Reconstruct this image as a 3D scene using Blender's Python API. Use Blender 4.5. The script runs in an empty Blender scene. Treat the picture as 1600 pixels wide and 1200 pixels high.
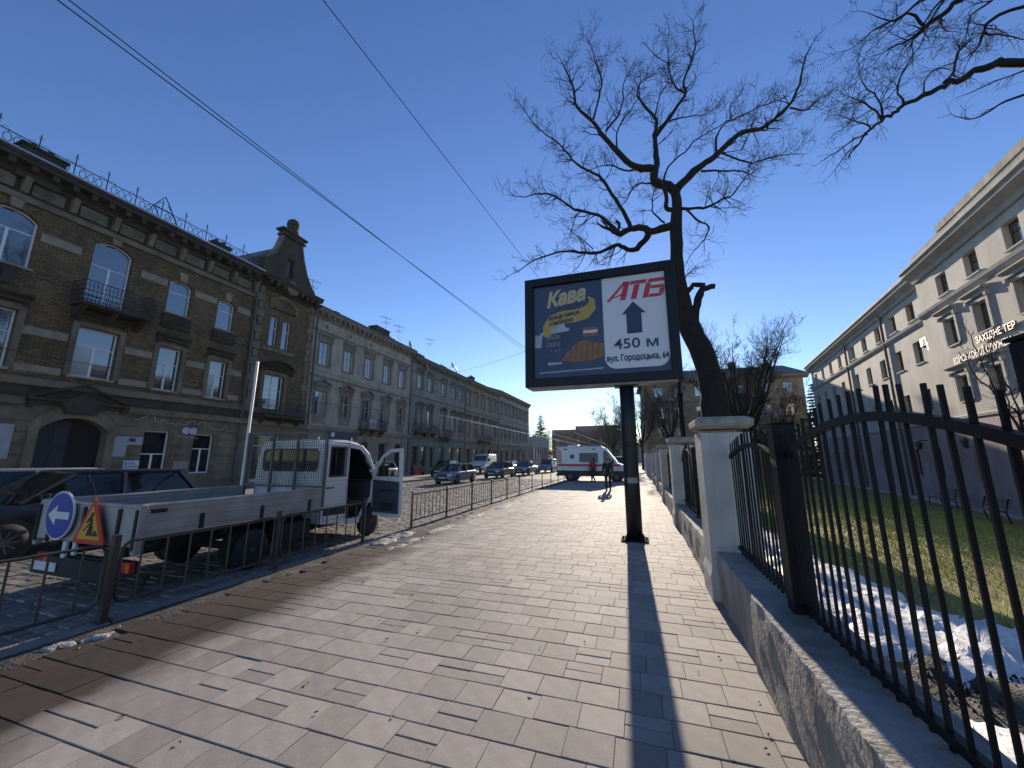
import bpy, bmesh, math, random
import numpy as np
from math import radians as R, sin, cos, pi, tan
from mathutils import Vector, Matrix
from mathutils.geometry import tessellate_polygon

random.seed(7)
rng = np.random.default_rng(7)
S = bpy.context.scene
COL = S.collection

# ------------------------------------------------------------------ camera
cam_d = bpy.data.cameras.new('camera')
cam = bpy.data.objects.new('camera', cam_d)
COL.objects.link(cam)
cam.location = (0, 0, 1.75)
cam.rotation_euler = (R(90 + 10.85), 0, R(18.1))
cam_d.sensor_width = 36
cam_d.lens = 13.5
cam_d.clip_start = 0.05
cam_d.clip_end = 3000
S.camera = cam

# ------------------------------------------------------------------ sky, sun, exposure
SUN_EL = R(16.6)
SUN_AZ = R(-1.8)                     # measured from +Y towards +X
world = bpy.data.worlds.new('World')
S.world = world
world.use_nodes = True
wn = world.node_tree.nodes
sky = wn.new('ShaderNodeTexSky')
sky.sky_type = 'NISHITA'
sky.sun_disc = False
sky.sun_elevation = SUN_EL
sky.sun_rotation = SUN_AZ
sky.altitude = 300
sky.air_density = 1.0
sky.dust_density = 0.06
sky.ozone_density = 2.6
bg = wn['Background']
bg.inputs['Strength'].default_value = 0.116
hsv = wn.new('ShaderNodeHueSaturation')
hsv.inputs['Saturation'].default_value = 1.15
hsv.inputs['Hue'].default_value = .514
world.node_tree.links.new(sky.outputs[0], hsv.inputs['Color'])
world.node_tree.links.new(hsv.outputs[0], bg.inputs[0])

sun_d = bpy.data.lights.new('sun', 'SUN')
sun_d.energy = 5.0
sun_d.angle = R(0.53)
sun_d.color = (1.0, 0.87, 0.7)
sun = bpy.data.objects.new('sun', sun_d)
COL.objects.link(sun)
SV = Vector((sin(SUN_AZ) * cos(SUN_EL), cos(SUN_AZ) * cos(SUN_EL), sin(SUN_EL)))
sun.rotation_euler = (-SV).to_track_quat('-Z', 'Y').to_euler()
sun.location = (0, 60, 40)

S.view_settings.view_transform = 'Standard'
S.view_settings.look = 'None'
S.view_settings.exposure = 0.7
S.view_settings.gamma = 1.0
S.view_settings.use_curve_mapping = False
S.render.engine = 'CYCLES'
S.cycles.use_denoising = True
S.cycles.max_bounces = 6
S.cycles.diffuse_bounces = 3
S.cycles.glossy_bounces = 3
S.cycles.volume_bounces = 0
S.cycles.sample_clamp_indirect = 6.0

# ------------------------------------------------------------------ mesh helpers
class MB:
    """collects shapes, builds ONE mesh object"""
    def __init__(s):
        s.v = []; s.f = []
    def add(s, vs, fs):
        b = len(s.v)
        s.v.extend([tuple(p) for p in vs])
        s.f.extend([tuple(i + b for i in f) for f in fs])
        return s
    def box(s, x0, x1, y0, y1, z0, z1):
        return s.add([(x0, y0, z0), (x1, y0, z0), (x1, y1, z0), (x0, y1, z0), (x0, y0, z1), (x1, y0, z1), (x1, y1, z1), (x0, y1, z1)],
                     [(0, 3, 2, 1), (4, 5, 6, 7), (0, 1, 5, 4), (1, 2, 6, 5), (2, 3, 7, 6), (3, 0, 4, 7)])
    def cbox(s, x0, x1, y0, y1, z0, z1, c=.01):
        """box with chamfered edges"""
        pts = []
        for zz, i in ((z0, c), (z0 + c, 0), (z1 - c, 0), (z1, c)):
            pts.append([(x0 + i + c, y0 + i, zz), (x1 - i - c, y0 + i, zz), (x1 - i, y0 + i + c, zz), (x1 - i, y1 - i - c, zz),
                        (x1 - i - c, y1 - i, zz), (x0 + i + c, y1 - i, zz), (x0 + i, y1 - i - c, zz), (x0 + i, y0 + i + c, zz)])
        return s.loft(pts)
    def loft(s, rings, caps=True, closed=True):
        n = len(rings[0]); b = len(s.v)
        for r in rings:
            s.v.extend([tuple(p) for p in r])
        m = n if closed else n - 1
        for k in range(len(rings) - 1):
            for i in range(m):
                j = (i + 1) % n
                s.f.append((b + k * n + i, b + k * n + j, b + (k + 1) * n + j, b + (k + 1) * n + i))
        if caps and closed:
            s.f.append(tuple(b + i for i in reversed(range(n))))
            s.f.append(tuple(b + (len(rings) - 1) * n + i for i in range(n)))
        return s
    def tube(s, path, radii, n=8, caps=True):
        path = [Vector(p) for p in path]
        if not hasattr(radii, '__len__'):
            radii = [radii] * len(path)
        rings = []; t0 = None; a = None
        for i, p in enumerate(path):
            t = (path[min(i + 1, len(path) - 1)] - path[max(i - 1, 0)])
            if t.length < 1e-9: t = Vector((0, 0, 1))
            t.normalize()
            if a is None:
                a = t.orthogonal().normalized()
            else:
                a = (a - t * a.dot(t))
                if a.length < 1e-6: a = t.orthogonal()
                a.normalize()
            b = t.cross(a)
            r = radii[i]
            rings.append([p + (a * cos(2 * pi * k / n) + b * sin(2 * pi * k / n)) * r for k in range(n)])
        return s.loft(rings, caps)
    def bar(s, p0, p1, w, h, up=(0, 0, 1)):
        """rectangular bar from p0 to p1, w across, h in the up sense"""
        p0 = Vector(p0); p1 = Vector(p1); t = (p1 - p0).normalized(); u = Vector(up)
        a = t.cross(u)
        if a.length < 1e-5: a = t.cross(Vector((0, 1, 0)))
        a.normalize(); u = a.cross(t)
        ring = lambda p: [p - a * w / 2 - u * h / 2, p + a * w / 2 - u * h / 2, p + a * w / 2 + u * h / 2, p - a * w / 2 + u * h / 2]
        return s.loft([ring(p0), ring(p1)])
    def plate(s, outer, holes=(), a0=0., a1=.05, plane='xz', sides=True, back=True):
        """polygon with holes in a plane, given thickness along the third axis"""
        m = {'xz': lambda p, a: (p[0], a, p[1]), 'yz': lambda p, a: (a, p[0], p[1]), 'xy': lambda p, a: (p[0], p[1], a)}[plane]
        loops = [list(outer)] + [list(h) for h in holes]
        flat = [p for l in loops for p in l]
        tris = tessellate_polygon([[Vector((p[0], p[1], 0)) for p in l] for l in loops])
        b = len(s.v); n = len(flat)
        s.v.extend([m(p, a0) for p in flat]); s.v.extend([m(p, a1) for p in flat])
        for t in tris:
            s.f.append(tuple(b + i for i in t))
            if back: s.f.append(tuple(b + n + i for i in reversed(t)))
        if sides:
            k = 0
            for l in loops:
                for i in range(len(l)):
                    j = (i + 1) % len(l)
                    s.f.append((b + k + i, b + k + j, b + n + k + j, b + n + k + i))
                k += len(l)
        return s
    def lathe(s, prof, c=(0, 0, 0), n=16):
        rings = [[(c[0] + r * cos(2 * pi * k / n), c[1] + r * sin(2 * pi * k / n), c[2] + z) for k in range(n)] for r, z in prof]
        return s.loft(rings)
    def disc(s, c, r, axis='y', th=.01, n=20, r2=None):
        rings = []
        for a, rr in ((-th / 2, r), (th / 2, r2 or r)):
            rg = []
            for k in range(n):
                q = 2 * pi * k / n; u, w = rr * cos(q), rr * sin(q)
                rg.append({'y': (c[0] + u, c[1] + a, c[2] + w), 'x': (c[0] + a, c[1] + u, c[2] + w), 'z': (c[0] + u, c[1] + w, c[2] + a)}[axis])
            rings.append(rg)
        return s.loft(rings)
    def mesh(s, name, mat, smooth=False, fix=True):
        me = bpy.data.meshes.new(name)
        me.from_pydata(s.v, [], s.f)
        if fix:
            bm = bmesh.new(); bm.from_mesh(me)
            bmesh.ops.recalc_face_normals(bm, faces=bm.faces)
            bm.to_mesh(me); bm.free()
        if smooth:
            me.polygons.foreach_set('use_smooth', [True] * len(me.polygons))
        me.materials.append(mat)
        return me
    def build(s, name, mat, parent=None, smooth=False, bevel=0, subd=0, loc=None, fix=True):
        return link(name, s.mesh(name, mat, smooth, fix), parent, bevel, subd, loc)

def link(name, me, parent=None, bevel=0, subd=0, loc=None, rot=None):
    o = bpy.data.objects.new(name, me)
    COL.objects.link(o)
    if parent is not None: o.parent = parent
    if loc is not None: o.location = loc
    if rot is not None: o.rotation_euler = rot
    if bevel:
        m = o.modifiers.new('bevel', 'BEVEL'); m.width = bevel; m.segments = 2; m.limit_method = 'ANGLE'; m.angle_limit = R(35)
    if subd:
        m = o.modifiers.new('subd', 'SUBSURF'); m.levels = subd; m.render_levels = subd
    return o

def tag(o, label, cat, group=None):
    o['label'] = label; o['category'] = cat
    if group: o['group'] = group
    return o

def thing(name, label, cat, loc=(0, 0, 0), rz=0, group=None):
    o = bpy.data.objects.new(name, None)
    o.empty_display_size = .3
    COL.objects.link(o)
    o.location = loc; o.rotation_euler = (0, 0, rz)
    return tag(o, label, cat, group)

def struct(o):
    o['kind'] = 'structure'; return o

def stuff(o, label=None, cat=None):
    o['kind'] = 'stuff'
    if label: o['label'] = label; o['category'] = cat
    return o

def dup(root, loc, rz=None, label=None):
    r = root.copy(); COL.objects.link(r); r.location = loc
    if rz is not None: r.rotation_euler = (0, 0, rz)
    if label: r['label'] = label
    def rec(a, b):
        for ch in list(a.children):
            c = ch.copy(); COL.objects.link(c); c.parent = b
            rec(ch, c)
    rec(root, r)
    return r

# ------------------------------------------------------------------ materials
MATS = {}
def mat(name, col, rough=.75, var=.15, scale=3., bump=0., bscale=60., metal=0., spec=.5, rnd=0., col2=None, island=False, detail=5, ior=None, coat=0, mix2=None):
    """Principled with large noise variation, fine bump and optional per-object / per-piece variation"""
    if name in MATS: return MATS[name]
    m = bpy.data.materials.new(name); m.use_nodes = True
    nt = m.node_tree; N = nt.nodes; L = nt.links
    b = N['Principled BSDF']
    b.inputs['Roughness'].default_value = rough
    b.inputs['Metallic'].default_value = metal
    b.inputs['Specular IOR Level'].default_value = spec
    if ior: b.inputs['IOR'].default_value = ior
    if coat: b.inputs['Coat Weight'].default_value = coat
    c = Vector(col[:3])
    c2 = Vector(col2[:3]) if col2 else c * (1 - var)
    c1 = c if col2 else c * (1 + var)
    tc = N.new('ShaderNodeTexCoord')
    out = None
    if var or col2:
        nz = N.new('ShaderNodeTexNoise'); nz.inputs['Scale'].default_value = scale; nz.inputs['Detail'].default_value = detail
        L.new(tc.outputs['Object'], nz.inputs['Vector'])
        rp = N.new('ShaderNodeMapRange'); rp.inputs['From Min'].default_value = .32; rp.inputs['From Max'].default_value = .68
        L.new(nz.outputs['Fac'], rp.inputs['Value'])
        mx = N.new('ShaderNodeMix'); mx.data_type = 'RGBA'
        L.new(rp.outputs[0], mx.inputs['Factor'])
        mx.inputs['A'].default_value = (*c2, 1); mx.inputs['B'].default_value = (*c1, 1)
        out = mx.outputs['Result']
    if rnd:
        if island:
            oi = N.new('ShaderNodeNewGeometry'); ro = oi.outputs['Random Per Island']
        else:
            oi = N.new('ShaderNodeObjectInfo'); ro = oi.outputs['Random']
        mr = N.new('ShaderNodeMapRange'); mr.inputs['To Min'].default_value = 1 - rnd; mr.inputs['To Max'].default_value = 1 + rnd
        L.new(ro, mr.inputs['Value'])
        vm = N.new('ShaderNodeMix'); vm.data_type = 'RGBA'; vm.blend_type = 'MULTIPLY'; vm.inputs['Factor'].default_value = 1
        if out: L.new(out, vm.inputs['A'])
        else: vm.inputs['A'].default_value = (*c, 1)
        L.new(mr.outputs[0], vm.inputs['B'])
        out = vm.outputs['Result']
    if mix2:
        out = mix2(N, L, tc, out, b)
    if out: L.new(out, b.inputs['Base Color'])
    else: b.inputs['Base Color'].default_value = (*c, 1)
    if bump:
        n2 = N.new('ShaderNodeTexNoise'); n2.inputs['Scale'].default_value = bscale; n2.inputs['Detail'].default_value = 6
        L.new(tc.outputs['Object'], n2.inputs['Vector'])
        bp = N.new('ShaderNodeBump'); bp.inputs['Strength'].default_value = bump; bp.inputs['Distance'].default_value = .02
        L.new(n2.outputs['Fac'], bp.inputs['Height']); L.new(bp.outputs[0], b.inputs['Normal'])
    MATS[name] = m
    return m

def streaks(amount, scale=(2.5, 2.5, .35), dark=(.35, .33, .3)):
    """vertical soot and water streaks (wear with a shape of its own)"""
    def f(N, L, tc, out, b):
        mp = N.new('ShaderNodeMapping'); mp.inputs['Scale'].default_value = scale
        L.new(tc.outputs['Object'], mp.inputs['Vector'])
        nz = N.new('ShaderNodeTexNoise'); nz.inputs['Scale'].default_value = 1; nz.inputs['Detail'].default_value = 7; nz.inputs['Roughness'].default_value = .65
        L.new(mp.outputs[0], nz.inputs['Vector'])
        mr = N.new('ShaderNodeMapRange'); mr.inputs['From Min'].default_value = .48; mr.inputs['From Max'].default_value = .75; mr.inputs['To Max'].default_value = amount
        L.new(nz.outputs['Fac'], mr.inputs['Value'])
        mx = N.new('ShaderNodeMix'); mx.data_type = 'RGBA'; mx.blend_type = 'MULTIPLY'
        L.new(mr.outputs[0], mx.inputs['Factor']); L.new(out, mx.inputs['A']); mx.inputs['B'].default_value = (*dark, 1)
        return mx.outputs['Result']
    return f

def brickmix(c1, c2, mortar, bw=.27, bh=.08, amt=1.0, extra=None):
    def f(N, L, tc, out, b):
        mp = N.new('ShaderNodeMapping'); mp.inputs['Rotation'].default_value = (R(-90), 0, 0)
        L.new(tc.outputs['Object'], mp.inputs['Vector'])
        br = N.new('ShaderNodeTexBrick')
        br.inputs['Scale'].default_value = 1
        br.inputs['Brick Width'].default_value = bw; br.inputs['Row Height'].default_value = bh
        br.inputs['Mortar Size'].default_value = .012; br.inputs['Bias'].default_value = 0
        br.inputs['Color1'].default_value = (*c1, 1); br.inputs['Color2'].default_value = (*c2, 1); br.inputs['Mortar'].default_value = (*mortar, 1)
        L.new(mp.outputs[0], br.inputs['Vector'])
        mx = N.new('ShaderNodeMix'); mx.data_type = 'RGBA'; mx.blend_type = 'MULTIPLY'; mx.inputs['Factor'].default_value = 1
        L.new(br.outputs['Color'], mx.inputs['A']); L.new(out, mx.inputs['B'])
        o = mx.outputs['Result']
        return extra(N, L, tc, o, b) if extra else o
    return f

def glassmat(name, col=(.012, .015, .02), rough=.03, ior=1.9):
    m = mat(name, col, rough, var=.0, ior=ior, spec=.5)
    return m

def text_mesh(body, size, mat_, shear=0, ext=.004, align='LEFT', spacing=1.0, offset=0):
    cu = bpy.data.curves.new('lettering', 'FONT')
    cu.body = body; cu.size = size; cu.shear = shear; cu.extrude = ext; cu.align_x = align; cu.space_character = spacing
    cu.offset = offset; cu.resolution_u = 3
    o = bpy.data.objects.new('tmp_text', cu); COL.objects.link(o)
    dg = bpy.context.evaluated_depsgraph_get()
    me = bpy.data.meshes.new_from_object(o.evaluated_get(dg))
    bpy.data.objects.remove(o); bpy.data.curves.remove(cu)
    me.materials.clear(); me.materials.append(mat_)
    return me

def lettering(body, size, m, parent, loc, rot=(R(90), 0, 0), name='lettering', fit=None, **k):
    me = text_mesh(body, size, m, **k)
    if fit:
        xs = [v.co.x for v in me.vertices]; w = max(xs) - min(xs); me.transform(Matrix.Diagonal((fit / w, 1, 1, 1)))
    return link(name, me, parent, loc=loc, rot=rot)

def arc_pts(cx, cz, r, a0, a1, n):
    return [(cx + r * cos(a0 + (a1 - a0) * i / n), cz + r * sin(a0 + (a1 - a0) * i / n)) for i in range(n + 1)]

def opening(x0, x1, z0, z1, arch=0., n=8):
    """outline of a window opening; arch = rise of the segmental head"""
    if arch <= 0: return [(x0, z0), (x1, z0), (x1, z1), (x0, z1)]
    w = x1 - x0; r = (w * w / 4 + arch * arch) / (2 * arch); cx = (x0 + x1) / 2; cz = z1 - r
    a = math.asin(min(1, w / 2 / r))
    return [(x0, z0), (x1, z0)] + arc_pts(cx, cz, r, pi / 2 - a, pi / 2 + a, n)
# ------------------------------------------------------------------ ground, road, pavements
KX = -5.62            # kerb line of the near pavement
WX = .82              # face of the low wall
FX = -23.5            # facades across the street
RZ = -.14             # road level

def stain_mix(N, L, tc, out, b):
    """damp, dirty strip where meltwater runs along the kerb"""
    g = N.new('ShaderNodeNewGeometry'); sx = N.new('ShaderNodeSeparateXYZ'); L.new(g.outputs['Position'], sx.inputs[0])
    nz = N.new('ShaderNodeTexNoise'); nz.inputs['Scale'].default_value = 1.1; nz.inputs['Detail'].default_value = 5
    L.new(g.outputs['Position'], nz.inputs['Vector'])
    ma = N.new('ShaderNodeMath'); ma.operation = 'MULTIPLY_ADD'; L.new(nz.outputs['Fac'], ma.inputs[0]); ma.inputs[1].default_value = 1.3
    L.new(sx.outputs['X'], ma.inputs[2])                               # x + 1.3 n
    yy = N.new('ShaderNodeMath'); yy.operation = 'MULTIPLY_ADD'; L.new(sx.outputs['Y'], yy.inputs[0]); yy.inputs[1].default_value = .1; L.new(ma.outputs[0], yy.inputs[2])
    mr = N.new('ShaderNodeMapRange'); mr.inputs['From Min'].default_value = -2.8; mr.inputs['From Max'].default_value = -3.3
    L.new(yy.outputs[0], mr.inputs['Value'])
    n2 = N.new('ShaderNodeTexNoise'); n2.inputs['Scale'].default_value = .55; n2.inputs['Detail'].default_value = 8; L.new(g.outputs['Position'], n2.inputs['Vector'])
    m2 = N.new('ShaderNodeMapRange'); m2.inputs['From Min'].default_value = .5; m2.inputs['From Max'].default_value = .72; m2.inputs['To Max'].default_value = .42
    L.new(n2.outputs['Fac'], m2.inputs['Value'])
    mx0 = N.new('ShaderNodeMix'); mx0.data_type = 'RGBA'; mx0.blend_type = 'MULTIPLY'; L.new(m2.outputs[0], mx0.inputs['Factor'])
    L.new(out, mx0.inputs['A']); mx0.inputs['B'].default_value = (.45, .4, .36, 1)
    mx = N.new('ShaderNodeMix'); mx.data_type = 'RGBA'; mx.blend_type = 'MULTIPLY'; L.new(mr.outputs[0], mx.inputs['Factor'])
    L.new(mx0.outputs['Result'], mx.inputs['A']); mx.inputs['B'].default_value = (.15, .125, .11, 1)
    sp = N.new('ShaderNodeTexVoronoi'); sp.inputs['Scale'].default_value = 3.2; sp.inputs['Randomness'].default_value = 1; L.new(g.outputs['Position'], sp.inputs['Vector'])
    sr = N.new('ShaderNodeMapRange'); sr.inputs['From Min'].default_value = .05; sr.inputs['From Max'].default_value = .035; sr.inputs['To Max'].default_value = .6; L.new(sp.outputs['Distance'], sr.inputs['Value'])
    m3 = N.new('ShaderNodeMix'); m3.data_type = 'RGBA'; m3.blend_type = 'MULTIPLY'; L.new(sr.outputs[0], m3.inputs['Factor']); L.new(mx.outputs['Result'], m3.inputs['A']); m3.inputs['B'].default_value = (.3, .28, .27, 1)
    gr = N.new('ShaderNodeTexNoise'); gr.inputs['Scale'].default_value = 220; gr.inputs['Detail'].default_value = 2; L.new(g.outputs['Position'], gr.inputs['Vector'])
    gm = N.new('ShaderNodeMapRange'); gm.inputs['From Min'].default_value = .3; gm.inputs['From Max'].default_value = .7; gm.inputs['To Min'].default_value = .78; gm.inputs['To Max'].default_value = 1.2; L.new(gr.outputs['Fac'], gm.inputs['Value'])
    m4 = N.new('ShaderNodeMix'); m4.data_type = 'RGBA'; m4.blend_type = 'MULTIPLY'; m4.inputs['Factor'].default_value = 1; L.new(m3.outputs['Result'], m4.inputs['A']); L.new(gm.outputs[0], m4.inputs['B'])
    return m4.outputs['Result']

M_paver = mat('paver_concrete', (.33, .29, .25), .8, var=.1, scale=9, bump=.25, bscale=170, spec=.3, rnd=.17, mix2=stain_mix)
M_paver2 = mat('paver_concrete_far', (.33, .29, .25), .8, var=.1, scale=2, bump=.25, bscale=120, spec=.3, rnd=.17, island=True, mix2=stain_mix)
M_joint = mat('paver_joint_sand', (.06, .05, .042), .95, var=.3, scale=8)
M_sett = mat('granite_sett', (.18, .16, .135), .62, var=.22, scale=2.2, bump=.35, bscale=60, rnd=.28, island=True)
M_road = mat('road_surface', (.15, .14, .135), .75, var=.25, scale=.6, bump=.5, bscale=9, detail=9)
M_kerb = mat('kerb_stone', (.17, .155, .14), .8, var=.2, scale=4, bump=.4, bscale=50, rnd=.12)
M_asph = mat('far_pavement_asphalt', (.17, .16, .15), .85, var=.2, scale=1.2, bump=.3, bscale=40)
M_earth = mat('earth', (.09, .075, .055), .95, var=.3, scale=.5, bump=.4, bscale=20)
M_lawn = mat('lawn_soil', (.25, .24, .04), .95, var=0, scale=1.4, col2=(.19, .145, .05), bump=.6, bscale=45)
M_grass = mat('grass_blade', (.36, .38, .06), .7, var=0, scale=2.5, col2=(.4, .33, .1), rnd=.35, island=True)
M_snow = mat('old_snow', (.7, .69, .67), .6, var=.06, scale=6, bump=.6, bscale=22)
M_dirt = mat('wet_dirt', (.05, .042, .035), .8, var=.4, scale=9, bump=.8, bscale=40)

o = MB().add([(-900, -300, -1.6), (900, -300, -1.6), (900, 1500, -1.6), (-900, 1500, -1.6)], [(0, 1, 2, 3)]).build('ground', M_earth); struct(o)
road = MB().box(-17.3, KX - .06, -12, 420, -1.5, RZ - .012).build('road', M_road); struct(road)
far_pav = MB().box(FX - 12, -17.55, -12, 420, -1.5, .0 - .02).build('far_pavement', M_asph); struct(far_pav)

# setts of the near roadway, real stones
sv = []; sf = []
def sett(cx, cy, w, l, h):
    b = len(sv); tx, ty = random.uniform(-.05, .05), random.uniform(-.05, .05); i = .014
    j = [random.uniform(-.008, .008) for _ in range(4)]
    top = [(cx + a * (w / 2 - i) + j[k], cy + c * (l / 2 - i) + j[3 - k], RZ + h + a * w / 2 * tx + c * l / 2 * ty) for k, (a, c) in enumerate(((-1, -1), (1, -1), (1, 1), (-1, 1)))]
    bot = [(cx + a * w / 2, cy + c * l / 2, RZ - .03) for a, c in ((-1, -1), (1, -1), (1, 1), (-1, 1))]
    sv.extend(top + bot)
    sf.append((b, b + 1, b + 2, b + 3))
    for k in range(4):
        q = (k + 1) % 4
        sf.append((b + 4 + k, b + 4 + q, b + q, b + k))
y = .4
while y < 34:
    l = random.uniform(.15, .19)
    x = -17.2 + random.uniform(0, .2)
    while x < KX - .25:
        w = random.uniform(.17, .26)
        if x < -2 * y - 6 and y < 4: x += w; continue
        sett(x + w / 2, y + l / 2, w - .012, l - .012, random.uniform(-.008, .012))
        x += w
    y += l
m = MB(); m.v = sv; m.f = sf
o = m.build('sett', M_sett, road, fix=False); o['kind'] = 'stuff'

# kerb stones, each its own piece
kerb = MB().box(KX - .05, KX + .09, -12, 420, -1.4, -.03).build('kerb', M_dirt); struct(kerb)
ks = MB().cbox(-.09, .09, .006, .994, -.2, .012, .014).mesh('kerb_stone', M_kerb)
for i in range(60):
    link('kerb_stone', ks, kerb, loc=(KX + random.uniform(-.006, .006), -2 + i, random.uniform(-.006, .006)), rot=(0, random.uniform(-.03, .03), random.uniform(-.006, .006)))
fk = MB().box(-17.54, -17.32, -12, 420, -1.4, .0).build('far_kerb', M_kerb); struct(fk)

# pavement with pavers
pav = MB().box(KX + .1, WX + .25, -12, 90, -1.4, -.022).build('pavement', M_joint); struct(pav)
G = .3; GY = .28; SY = GY / G
pv_full = MB().loft([[(.001, .004, -.05), (.299, .004, -.05), (.299, .294, -.05), (.001, .294, -.05)], [(.001, .004, -.004), (.299, .004, -.004), (.299, .294, -.004), (.001, .294, -.004)],
                     [(.003, .008, 0), (.297, .008, 0), (.297, .29, 0), (.003, .29, 0)]]).mesh('paver', M_paver)
pv_half = MB().loft([[(.001, .004, -.05), (.299, .004, -.05), (.299, .144, -.05), (.001, .144, -.05)], [(.001, .004, -.004), (.299, .004, -.004), (.299, .144, -.004), (.001, .144, -.004)],
                     [(.003, .008, 0), (.297, .008, 0), (.297, .14, 0), (.003, .14, 0)]]).mesh('paver', M_paver)
cells = []
for r in range(-4, 320):
    y0 = r * GY + .1
    off = (r % 2) * .5 * G + random.choice((0, 0, 0, .1))
    x = KX + .62 - G + off
    while x < WX + .05:
        if y0 > 16 and random.random() < 0: pass
        if random.random() < .17:
            cells.append((x, y0, 1)); cells.append((x, y0 + GY / 2, 1))
        else:
            cells.append((x, y0, 0))
        x += G
def in_view(x, y):
    v = Vector((x + .15, y + .15, 0)) - Vector((0, 0, 1.75))
    f = Vector((-sin(R(18.1)) * cos(R(10.85)), cos(R(18.1)) * cos(R(10.85)), sin(R(10.85)))); r_ = Vector((cos(R(18.1)), sin(R(18.1)), 0)); u = r_.cross(f)
    d = v.dot(f)
    return d > .1 and abs(v.dot(r_) / d) < 1.36 and abs(v.dot(u) / d) < 1.04
cells.sort(key=lambda c: (not in_view(c[0], c[1]), c[0] ** 2 + c[1] ** 2))
pm = MB()
for i, (x, y, hf) in enumerate(cells):
    dz = random.gauss(0, .0012) - (.004 if random.random() < .02 else 0); tl = (random.gauss(0, .003), random.gauss(0, .004), random.gauss(0, .002))
    if i < 300:
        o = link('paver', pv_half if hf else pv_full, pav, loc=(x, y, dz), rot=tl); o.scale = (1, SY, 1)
    else:
        h = (.14 if hf else .29) * SY
        a, c = .003, .297
        z = [dz + (px - .15) * tl[1] + (py - .15) * tl[0] for px, py in ((a, a), (c, a), (c, h), (a, h))]
        e = .002
        pm.add([(x + a - e, y + a - e, -.03), (x + c + e, y + a - e, -.03), (x + c + e, y + h + e, -.03), (x + a - e, y + h + e, -.03),
                (x + a, y + a, z[0]), (x + c, y + a, z[1]), (x + c, y + h, z[2]), (x + a, y + h, z[3])],
               [(4, 5, 6, 7), (0, 1, 5, 4), (1, 2, 6, 5), (2, 3, 7, 6), (3, 0, 4, 7)])
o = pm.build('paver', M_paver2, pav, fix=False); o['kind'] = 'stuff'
# gravelly strip between kerb and pavers
st = MB()
nx, ny = 5, 240
for j in range(ny + 1):
    for i in range(nx + 1):
        st.v.append((KX + .08 + i * .1, -3 + j * .2, -.012 + random.uniform(-.012, .014)))
for j in range(ny):
    for i in range(nx):
        a = j * (nx + 1) + i; st.f.append((a, a + 1, a + nx + 2, a + nx + 1))
o = st.build('verge', M_dirt, fix=False); struct(o)
# ------------------------------------------------------------------ yard behind the fence
def vnoise(x, y, s=1.0):
    return (sin(x * 1.7 * s + 1.3) * cos(y * 1.3 * s + .7) + .5 * sin(x * 3.9 * s - y * 2.7 * s) + .25 * sin(x * 8.1 * s + y * 7.3 * s)) / 1.75

def yard_z(x, y):
    t = min(1, max(0, (x - 3.0) / 11)); t = t * t * (3 - 2 * t)
    return .22 - 1.0 * t + .04 * vnoise(x, y, .6)

ym = MB()
xs = [1.18 + .35 * i for i in range(34)] + [13.5 + 1.6 * i for i in range(30)]
ys = [-8 + .4 * j for j in range(60)] + [16.4 + 1.6 * j for j in range(60)]
for yy in ys:
    for xx in xs:
        ym.v.append((xx, yy, yard_z(xx, yy)))
w = len(xs)
for j in range(len(ys) - 1):
    for i in range(w - 1):
        a = j * w + i; ym.f.append((a, a + 1, a + w + 1, a + w))
lawn = ym.build('lawn', M_lawn, smooth=True, fix=False); struct(lawn)

# snow lying along the fence
def snow_patch(name, label, pts, hmax, res=.09, seed=0, zf=yard_z, cut=.15, rough=1.0, m_=None):
    """lumpy heap over an ellipse chain: pts = [(x, y, rx, ry)]"""
    mb = MB(); idx = {}
    x0 = min(p[0] - p[2] for p in pts); x1 = max(p[0] + p[2] for p in pts); y0 = min(p[1] - p[3] for p in pts); y1 = max(p[1] + p[3] for p in pts)
    nx = int((x1 - x0) / res) + 2; ny = int((y1 - y0) / res) + 2
    hh = {}
    for j in range(ny):
        for i in range(nx):
            x = x0 + i * res; y = y0 + j * res
            d = max(1 - ((x - p[0]) / p[2]) ** 2 - ((y - p[1]) / p[3]) ** 2 for p in pts)
            d += .34 * rough * vnoise(x + seed, y, 2.1) + .22 * rough * vnoise(x * 1.3, y + seed, 5.3)
            hh[i, j] = d
    for j in range(ny - 1):
        for i in range(nx - 1):
            q = [(i, j), (i + 1, j), (i + 1, j + 1), (i, j + 1)]
            if max(hh[k] for k in q) <= cut: continue
            f = []
            for k in q:
                if k not in idx:
                    x = x0 + k[0] * res; y = y0 + k[1] * res; d = hh[k]
                    h = hmax * (max(0, d - cut) ** .5) * (.75 + .35 * vnoise(x + seed, y, 7.) + random.uniform(-.3, .3)) - (.03 if d <= cut else 0)
                    idx[k] = len(mb.v); mb.v.append((x + random.uniform(-.02, .02), y + random.uniform(-.02, .02), zf(x, y) + h + .004))
                f.append(idx[k])
            mb.f.append(tuple(f))
    o = mb.build(name, m_ or M_snow, smooth=True, fix=False); stuff(o, label, 'snow')
    return o
snow_patch('snow', 'long bank of old snow on the lawn behind the black fence', [(1.9, 8.2, .7, 3.0), (2.0, 5.6, .75, 2.0), (2.5, 4.2, .8, 1.4), (3.1, 3.3, .75, 1.0)], .16, seed=3)
snow_patch('snow', 'smooth patch of snow in the shade under the fence', [(1.75, 2.2, .42, 1.35), (2.2, 1.4, .6, 1.1)], .13, seed=9, rough=.55)
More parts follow.
